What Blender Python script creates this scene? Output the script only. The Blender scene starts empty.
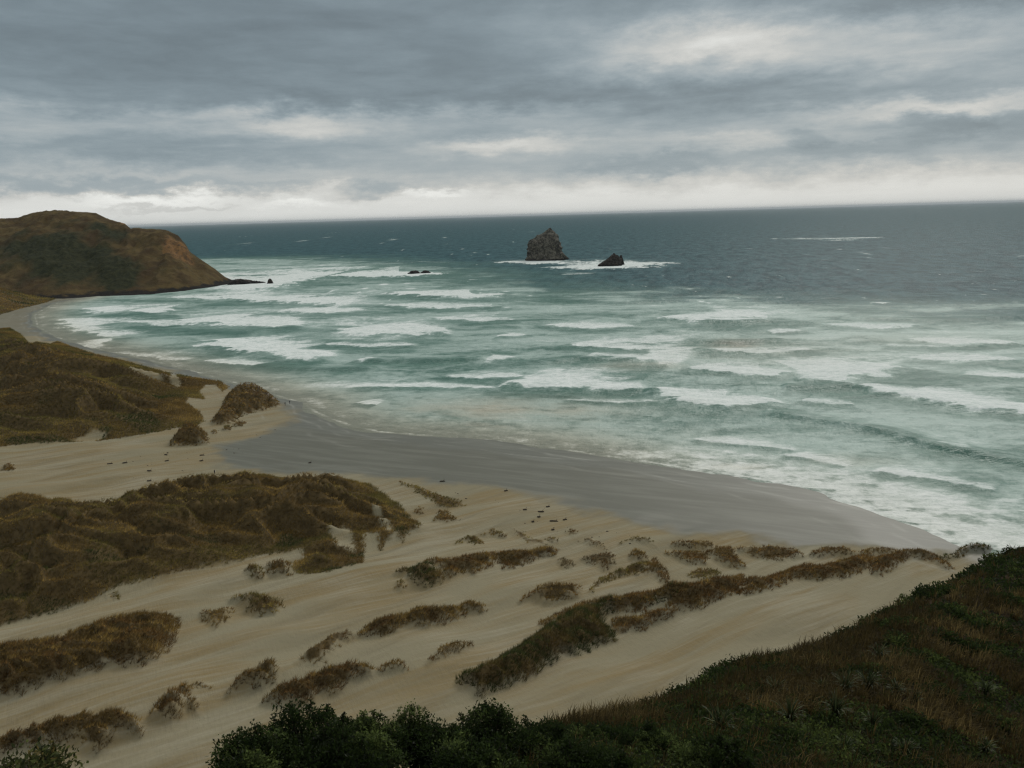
import bpy, math, random
import numpy as np
from mathutils import Vector, noise as mnoise

sc = bpy.context.scene
R = math.radians
# ------------------------------------------------------------------ camera
CAM_H, FPX, PITCH, ROLL = 85.0, 796.0, R(11.95), R(-1.6)
cd = bpy.data.cameras.new('camera')
cd.sensor_width = 36.0
cd.lens = FPX / 1024 * 36.0
cd.clip_start = 0.3
cd.clip_end = 200000
cam = bpy.data.objects.new('camera', cd)
sc.collection.objects.link(cam)
from mathutils import Matrix
cam.matrix_world = (Matrix.Translation((0, 0, CAM_H)) @ Matrix.Rotation(R(90) - PITCH, 4, 'X')
                    @ Matrix.Rotation(ROLL, 4, 'Z'))
sc.camera = cam

# ------------------------------------------------------------------ view
sc.view_settings.view_transform = 'Standard'
sc.view_settings.look = 'None'
sc.view_settings.gamma = 1.0
sc.view_settings.use_curve_mapping = False
sc.view_settings.exposure = 0.0
sc.cycles.max_bounces = 5
sc.cycles.diffuse_bounces = 2
sc.cycles.glossy_bounces = 2
sc.cycles.use_denoising = True
sc.cycles.denoising_prefilter = 'NONE'
sc.cycles.filter_width = 1.3


class NT:
    """small helper to write node graphs as expressions"""
    def __init__(s, tree):
        s.t = tree
        s.t.nodes.clear()

    def n(s, typ, **kw):
        nd = s.t.nodes.new(typ)
        for k, v in kw.items():
            setattr(nd, k, v)
        return nd

    def lk(s, a, b):
        s.t.links.new(a, b)

    def put(s, sock, v):
        if v is None:
            return
        if hasattr(v, 'is_output'):
            s.lk(v, sock)
        else:
            sock.default_value = v

    def m(s, op, a, b=None, c=None, clamp=False):
        nd = s.n('ShaderNodeMath', operation=op, use_clamp=clamp)
        for i, v in enumerate((a, b, c)):
            s.put(nd.inputs[i], v)
        return nd.outputs[0]

    def add(s, a, b): return s.m('ADD', a, b)
    def mul(s, a, b): return s.m('MULTIPLY', a, b)
    def sub(s, a, b): return s.m('SUBTRACT', a, b)

    def ramp(s, x, a, b, lo=0.0, hi=1.0, smooth=True):
        nd = s.n('ShaderNodeMapRange', interpolation_type='SMOOTHSTEP' if smooth else 'LINEAR')
        nd.clamp = True
        s.put(nd.inputs[0], x)
        for i, v in ((1, a), (2, b), (3, lo), (4, hi)):
            s.put(nd.inputs[i], v)
        return nd.outputs[0]

    def curve(s, x, pts):
        nd = s.n('ShaderNodeFloatCurve')
        cv = nd.mapping.curves[0]
        while len(cv.points) < len(pts):
            cv.points.new(0.5, 0.5)
        for p, (a, b) in zip(cv.points, pts):
            p.location = (a, b)
            p.handle_type = 'AUTO_CLAMPED'
        nd.mapping.update()
        s.put(nd.inputs['Value'], x)
        return nd.outputs[0]

    def mix(s, f, a, b, blend='MIX'):
        nd = s.n('ShaderNodeMix', data_type='RGBA', blend_type=blend)
        s.put(nd.inputs[0], f)
        for i, v in ((6, a), (7, b)):
            if isinstance(v, tuple) and len(v) == 3:
                v = v + (1.0,)
            s.put(nd.inputs[i], v)
        return nd.outputs[2]

    def noise(s, vec, scale, detail=4.0, rough=0.55, dist=0.0, color=False):
        nd = s.n('ShaderNodeTexNoise')
        s.put(nd.inputs['Vector'], vec)
        nd.inputs['Scale'].default_value = scale
        nd.inputs['Detail'].default_value = detail
        nd.inputs['Roughness'].default_value = rough
        nd.inputs['Distortion'].default_value = dist
        return nd.outputs['Color' if color else 'Fac']

    def xyz(s, v):
        nd = s.n('ShaderNodeSeparateXYZ')
        s.lk(v, nd.inputs[0])
        return nd.outputs

    def vec(s, x, y, z=0.0):
        nd = s.n('ShaderNodeCombineXYZ')
        for i, v in enumerate((x, y, z)):
            s.put(nd.inputs[i], v)
        return nd.outputs[0]

    def attr(s, name, out='Fac'):
        return s.n('ShaderNodeAttribute', attribute_name=name).outputs[out]

    def stretched(s, ang, ku, kv):
        """world position turned by ang, scaled ku along and kv across"""
        p = s.xyz(s.n('ShaderNodeNewGeometry').outputs['Position'])
        c, q = math.cos(ang), math.sin(ang)
        u = s.add(s.mul(p[0], c), s.mul(p[1], q))
        v = s.sub(s.mul(p[1], c), s.mul(p[0], q))
        return s.vec(s.mul(u, ku), s.mul(v, kv), 0.0)

    def principled(s, col, rough=0.8, spec=0.3, ior=1.45, normal=None):
        b = s.n('ShaderNodeBsdfPrincipled')
        s.put(b.inputs['Base Color'], col + (1.0,) if isinstance(col, tuple) and len(col) == 3 else col)
        s.put(b.inputs['Roughness'], rough)
        s.put(b.inputs['Specular IOR Level'], spec)
        s.put(b.inputs['IOR'], ior)
        if normal is not None:
            s.lk(normal, b.inputs['Normal'])
        o = s.n('ShaderNodeOutputMaterial')
        s.lk(b.outputs[0], o.inputs[0])
        return b

    def bump(s, h, strength=0.5, dist=1.0):
        b = s.n('ShaderNodeBump')
        s.put(b.inputs['Strength'], strength)
        s.put(b.inputs['Distance'], dist)
        s.lk(h, b.inputs['Height'])
        return b.outputs[0]


def material(name):
    m = bpy.data.materials.new(name)
    m.use_nodes = True
    return m, NT(m.node_tree)


# rays of the surveyed photograph, used to turn measured pixels into places on the land
def rays(px, py):
    x = (np.asarray(px, float) - 512) / FPX
    y = -(np.asarray(py, float) - 384) / FPX
    c, s = math.cos(ROLL), math.sin(ROLL)
    X = c * x - s * y
    Y = s * x + c * y
    return X, math.cos(PITCH) + Y * math.sin(PITCH), -math.sin(PITCH) + Y * math.cos(PITCH)


def at_level(px, py, z=0.0):
    a, b, c = rays(px, py)
    t = (z - CAM_H) / c
    return a * t, b * t


def az_el(px, py):
    a, b, c = rays(px, py)
    return math.atan2(a, b), math.atan2(c, math.hypot(a, b))


# ------------------------------------------------------------------ sky and sun
SUN_EL, SUN_AZ = 36.0, 28.0      # degrees; azimuth measured from straight out to sea towards the right
w = bpy.data.worlds.new('World')
sc.world = w
w.use_nodes = True
g = NT(w.node_tree)
sky = g.n('ShaderNodeTexSky', sky_type='NISHITA')
sky.sun_disc = False
sky.sun_elevation = R(SUN_EL)
sky.sun_rotation = R(SUN_AZ)
sky.air_density = 1.0
sky.dust_density = 2.0
dirv = g.n('ShaderNodeTexCoord').outputs['Generated']
d = g.xyz(dirv)
el0 = g.m('ARCSINE', d[2])
az0 = g.m('ARCTAN2', d[0], d[1])
# cloud deck seen in perspective: coordinates on a flat layer overhead
inv = g.m('DIVIDE', 1.0, g.add(g.m('MAXIMUM', d[2], 0.0), 0.055))
U, V = g.mul(d[0], inv), g.mul(d[1], inv)
deck = g.vec(g.mul(U, 0.55), g.mul(V, 0.62), 0.0)
nbig = g.ramp(g.noise(deck, 2.1, 9, 0.58, 0.35), .33, .67)
nfin = g.noise(g.vec(g.mul(U, 1.3), g.mul(V, 1.0), 3.7), 3.4, 8, 0.62, 0.3)
# small swirls that push the patches about
puff = g.noise(g.vec(g.mul(az0, 9.0), g.mul(el0, 22.0), 1.3), 1.0, 8, 0.62)
puff2 = g.noise(g.vec(g.mul(az0, 14.0), g.mul(el0, 34.0), 8.1), 1.0, 8, 0.64)
az = g.add(az0, g.mul(g.sub(puff, 0.5), 0.16))
el = g.add(el0, g.mul(g.sub(puff2, 0.5), 0.060))
# brightness by height above the horizon (radians), values are linear radiance
prof = g.curve(g.m('MULTIPLY', g.m('MAXIMUM', el, 0.0), 1 / 0.6), [
    (0.0, 0.75), (0.025, 0.74), (0.05, 0.63), (0.08, 0.47), (0.12, 0.39), (0.18, 0.345), (0.25, 0.27),
    (0.31, 0.255), (0.42, 0.25), (0.46, 0.255), (0.6, 0.36), (0.8, 0.44), (1.0, 0.46)])
lum = prof


def blob(px, py, rx, ry, amp, hard=False):
    global lum
    a, e = az_el(px, py)
    qa = g.mul(g.sub(az, a), FPX / rx)
    qe = g.mul(g.sub(el, e), FPX / ry)
    q = g.m('MULTIPLY', g.add(g.mul(qa, qa), g.mul(qe, qe)), -1.0)
    if hard:
        q = g.m('MULTIPLY', g.mul(q, q), -1.0)
    lum = g.add(lum, g.mul(g.m('EXPONENT', q), amp))


for b in [(150, 60, 320, 55, -.035), (100, 117, 150, 8, .07), (300, 125, 70, 12, .20), (20, 132, 45, 9, .10), (500, 146, 75, 9, .24),
          (410, 118, 120, 8, .06), (140, 148, 190, 13, -.07), (150, 172, 120, 6, .06), (725, 36, 95, 22, .38), (640, 56, 90, 18, .08),
          (900, 48, 150, 22, .17), (1000, 66, 80, 20, .05), (560, 30, 90, 20, .05), (560, 98, 250, 12, -.06), (850, 92, 160, 11, -.05),
          (880, 8, 220, 14, -.08), (960, 106, 110, 8, .20), (740, 138, 80, 8, .13), (880, 158, 160, 8, -.06), (150, 199, 75, 5, .24),
          (425, 193, 28, 4, .20), (345, 188, 14, 4, .16), (295, 205, 40, 3, .14), (930, 126, 40, 11, -.11, True), (803, 135, 24, 9, -.12, True),
          (1014, 124, 36, 17, -.09, True), (845, 148, 80, 9, -.08, True), (650, 164, 70, 9, -.09, True), (385, 189, 34, 8, -.14, True),
          (180, 208, 60, 3, -.12, True), (90, 184, 120, 7, -.10, True), (270, 190, 70, 6, -.10, True)]:
    blob(*b)
fade = g.ramp(el0, .01, .14)
lum = g.mul(lum, g.add(1.0, g.mul(fade, g.mul(g.sub(nbig, .5), 0.22))))
lum = g.mul(lum, g.add(1.0, g.mul(fade, g.mul(g.sub(nfin, .5), 0.34))))
lum = g.mul(lum, g.add(1.0, g.mul(g.sub(g.noise(g.vec(g.mul(az0, 5.0), g.mul(el0, 42.0), 4.4), 1.0, 7, .62, .3), .5), .24)))
lum = g.m('MAXIMUM', lum, 0.06)
dark = g.vec(g.mul(lum, .82), g.mul(lum, 1.03), g.mul(lum, 1.15))
pale = g.vec(g.mul(lum, .99), g.mul(lum, 1.0), g.mul(lum, .96))
cloud = g.mix(g.ramp(lum, .22, .62), dark, pale)
SKY_STR = 0.1
c10 = g.n('ShaderNodeVectorMath', operation='SCALE')
g.lk(cloud, c10.inputs[0])
c10.inputs['Scale'].default_value = 1 / SKY_STR
cover = g.mix(0.97, sky.outputs[0], c10.outputs[0])
bg = g.n('ShaderNodeBackground')
g.lk(cover, bg.inputs['Color'])
bg.inputs['Strength'].default_value = SKY_STR
g.lk(bg.outputs[0], g.n('ShaderNodeOutputWorld').inputs[0])

sd = bpy.data.lights.new('sun', 'SUN')
sd.energy = 1.2
sd.angle = R(24)
sd.color = (1.0, 0.95, 0.88)
sun = bpy.data.objects.new('sun', sd)
sc.collection.objects.link(sun)
sun.rotation_euler = Vector((-math.sin(R(SUN_AZ)) * math.cos(R(SUN_EL)), -math.cos(R(SUN_AZ)) * math.cos(R(SUN_EL)),
                             -math.sin(R(SUN_EL)))).to_track_quat('-Z', 'Y').to_euler()

# ------------------------------------------------------------------ numpy helpers
rng = np.random.default_rng(7)
random.seed(5)


def _h(ix, iy, seed):
    n = (ix.astype(np.int64) * 374761393 + iy.astype(np.int64) * 668265263 + seed * 974634777) & 0xffffffff
    n = ((n ^ (n >> 13)) * 1274126177) & 0xffffffff
    return n ^ (n >> 16)


def perlin(x, y, seed=0):
    ix, iy = np.floor(x), np.floor(y)
    fx, fy = x - ix, y - iy
    u, v = fx ** 3 * (fx * (fx * 6 - 15) + 10), fy ** 3 * (fy * (fy * 6 - 15) + 10)

    def gr(ax, ay):
        a = _h(ix + ax, iy + ay, seed) * (2 * math.pi / 4294967296.0)
        return np.cos(a) * (fx - ax) + np.sin(a) * (fy - ay)
    n0 = gr(0, 0) * (1 - u) + gr(1, 0) * u
    n1 = gr(0, 1) * (1 - u) + gr(1, 1) * u
    return (n0 * (1 - v) + n1 * v) * 1.4


def fbm(x, y, octv=4, seed=0, gain=0.5):
    s, a, t = 0.0, 1.0, 0.0
    for i in range(octv):
        s = s + a * perlin(x * 2 ** i + 17.3 * i, y * 2 ** i - 9.1 * i, seed + i)
        t += a
        a *= gain
    return s / t * 1.5


def smooth(t):
    t = np.clip(t, 0, 1)
    return t * t * (3 - 2 * t)


def seg_dist(P, x, y, closed=False):
    """distance to a polyline, plus parameter and side of the nearest segment"""
    best = np.full(x.shape, 1e18)
    side = np.zeros(x.shape)
    par = np.zeros(x.shape)
    n = len(P)
    L = 0.0
    for i in range(n if closed else n - 1):
        ax, ay = P[i]
        bx, by = P[(i + 1) % n]
        dx, dy = bx - ax, by - ay
        l2 = dx * dx + dy * dy + 1e-12
        t = np.clip(((x - ax) * dx + (y - ay) * dy) / l2, 0, 1)
        qx, qy = x - ax - t * dx, y - ay - t * dy
        dd = qx * qx + qy * qy
        m = dd < best
        best = np.where(m, dd, best)
        side = np.where(m, dx * qy - dy * qx, side)
        par = np.where(m, L + t * math.sqrt(l2), par)
        L += math.sqrt(l2)
    return np.sqrt(best), side, par / max(L, 1e-9)


def inside(P, x, y):
    r = np.zeros(x.shape, bool)
    n = len(P)
    for i in range(n):
        ax, ay = P[i]
        bx, by = P[(i + 1) % n]
        if ay == by:
            continue
        c = ((ay > y) != (by > y)) & (x < (bx - ax) * (y - ay) / (by - ay) + ax)
        r ^= c
    return r


def poly_sd(P, x, y):
    dd, _, _ = seg_dist(P, x, y, True)
    return np.where(inside(P, x, y), dd, -dd)


def mesh_np(name, V, T, mats, attrs=None, smooth_on=False, quads=False):
    V = np.ascontiguousarray(V, np.float32).reshape(-1, 3)
    T = np.ascontiguousarray(T, np.int32)
    k = 4 if quads else 3
    T = T.reshape(-1, k)
    me = bpy.data.meshes.new(name)
    me.vertices.add(len(V))
    me.vertices.foreach_set('co', V.ravel())
    me.loops.add(T.size)
    me.loops.foreach_set('vertex_index', T.ravel())
    me.polygons.add(len(T))
    me.polygons.foreach_set('loop_start', np.arange(0, T.size, k, dtype=np.int32))
    me.polygons.foreach_set('use_smooth', np.full(len(T), smooth_on))
    for a, val in (attrs or {}).items():
        val = np.ascontiguousarray(val, np.float32)
        if a == 'canopy':
            at = me.attributes.new(a, 'FLOAT_VECTOR', 'POINT')
            at.data.foreach_set('vector', val.ravel())
        elif val.ndim == 2:
            if val.shape[1] == 3:
                val = np.hstack([val, np.ones((len(val), 1), np.float32)])
            at = me.attributes.new(a, 'FLOAT_COLOR', 'POINT')
            at.data.foreach_set('color', val.astype(np.float32).ravel())
        else:
            at = me.attributes.new(a, 'FLOAT', 'POINT')
            at.data.foreach_set('value', val)
    for m in (mats if isinstance(mats, (list, tuple)) else [mats]):
        me.materials.append(m)
    me.update(calc_edges=True)
    return me


def link(name, data, parent=None, label=None, cat=None, group=None, kind=None, loc=None):
    o = bpy.data.objects.new(name, data)
    sc.collection.objects.link(o)
    if parent is not None:
        o.parent = parent
    if loc is not None:
        o.location = loc
    for k, v in (('label', label), ('category', cat), ('group', group), ('kind', kind)):
        if v:
            o[k] = v
    return o


def grid_quads(nr, nc):
    i = np.arange(nr - 1)[:, None] * nc + np.arange(nc - 1)[None, :]
    return np.stack([i, i + 1, i + nc + 1, i + nc], -1).reshape(-1, 4)


# ------------------------------------------------------------------ shoreline and land height
SHORE_PX = [(1024, 558), (985, 549), (950, 540), (900, 518), (850, 500), (800, 487), (740, 477), (690, 470), (640, 462),
            (590, 455), (540, 447), (480, 440), (420, 436), (380, 433), (350, 427), (330, 420), (312, 412), (300, 403),
            (280, 398), (250, 388), (200, 374), (150, 361), (100, 350), (56, 338), (36, 327), (33, 315), (52, 304), (84, 297)]
SHORE = [(175.0, 60.0), (160.0, 110.0), (140, 155.)] + [tuple(map(float, at_level(*p))) for p in SHORE_PX] + [(-520., 1060.), (-800., 1500.)]


def shore_d(x, y):
    """metres inland of the waterline (negative over the water)"""
    dd, side, _ = seg_dist(SHORE, x, y)
    return np.where(side < 0, -1, 1) * dd


def base_h(x, y):
    d = shore_d(x, y)
    beach = 0.03 * np.clip(d, -250, 45)
    up = np.clip(d - 45, 0, None)
    h = beach + 10.5 * (1 - np.exp(-up * 0.05 / 10.5))
    k = np.clip(d - 40, 0, 40) / 40
    u, v = x * .8 + y * .6, -x * .6 + y * .8
    h = h + k * (fbm(u / 90, v / 34, 3, 3) * 1.5 + fbm(u / 40, v / 15, 2, 6) * 1.6 + fbm(u / 17, v / 7, 2, 7) * .3 + fbm(u / 30, v / 9, 2, 9) * .22)
    return h


def on_base(px, py, lift=0.0):
    px, py = np.atleast_1d(np.asarray(px, float)), np.atleast_1d(np.asarray(py, float))
    lift = np.zeros_like(px) + lift
    z = np.full(px.shape, 5.0)
    for _ in range(14):
        x, y = at_level(px, py, z + lift)
        z = 0.5 * z + 0.5 * base_h(x, y)
    return x, y


def footprint(poly, grass):
    """outline measured in the photo -> ground plan of the clump (its top edge is grass tips, its low edge the ground)"""
    p = np.array(poly, float)
    q = []
    for i in range(len(p)):           # densify
        a, b = p[i], p[(i + 1) % len(p)]
        n = max(1, int(np.hypot(*(b - a)) // 14))
        for k in range(n):
            q.append(a + (b - a) * k / n)
    q = np.array(q)
    lift = []
    for (x, y) in q:
        ys = []
        for i in range(len(p)):
            a, b = p[i], p[(i + 1) % len(p)]
            if (a[0] <= x) != (b[0] <= x):
                ys.append(a[1] + (b[1] - a[1]) * (x - a[0]) / (b[0] - a[0]))
        if len(ys) >= 2 and max(ys) - min(ys) > .5:
            room = .36 * (max(ys) - min(ys)) * CAM_H / max(.12, (max(ys) - 216) / FPX) / FPX / 1.05
            lift.append(min(grass, room) * np.clip((max(ys) - y) / (max(ys) - min(ys)), 0, 1))
        else:
            lift.append(grass * .3)
    x, y = on_base(q[:, 0], q[:, 1], np.array(lift))
    return list(zip(x.tolist(), y.tolist()))


# --- vegetated dunes (ground cover on terrain)
DUNE_A = [(-60, 500), (0, 502), (22, 501), (40, 498), (65, 496), (85, 502), (100, 504), (115, 500), (132, 497), (140, 491),
          (160, 488), (178, 484), (195, 484), (225, 479), (245, 475), (265, 473), (285, 477), (300, 480), (320, 476),
          (345, 477), (365, 481), (380, 488), (392, 498), (405, 508), (418, 520), (421, 529), (410, 533), (402, 543),
          (396, 534), (388, 541), (380, 552), (376, 536), (366, 534), (364, 563), (352, 566), (330, 572), (305, 576),
          (290, 570), (296, 556), (262, 556), (240, 562), (222, 564), (200, 569), (170, 576), (140, 583), (118, 588),
          (95, 600), (70, 608), (40, 618), (0, 628), (-60, 640)]
HOLES_A = [[(330, 534), (350, 533), (354, 553), (340, 554)], [(260, 557), (300, 553), (304, 560), (290, 564), (264, 563)],
           [(371, 510), (374, 510), (391, 531), (388, 532)]]
DUNE_B = [(-70, 326), (0, 328), (10, 327), (20, 333), (30, 343), (45, 345), (57, 340), (70, 345), (95, 353), (130, 361), (165, 371),
          (200, 377), (220, 380), (229, 387), (223, 392), (215, 385), (206, 385), (199, 391), (206, 400), (188, 397), (186, 402),
          (200, 411), (204, 422), (195, 427), (175, 428), (160, 432), (130, 437), (100, 441), (75, 442), (50, 443),
          (25, 444), (0, 447), (-70, 452)]
HOLES_B = [[(112, 377), (125, 374), (150, 374), (166, 378), (168, 384), (150, 388), (130, 385)],
           [(170, 374), (176, 374), (180, 388), (176, 392), (171, 384)], [(72, 440), (95, 433), (105, 436), (90, 442)]]
SPUR = [(-90, 262), (-40, 266), (0, 272), (20, 282), (40, 292), (56, 299), (45, 303), (20, 309), (0, 315), (-90, 322)]

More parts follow.
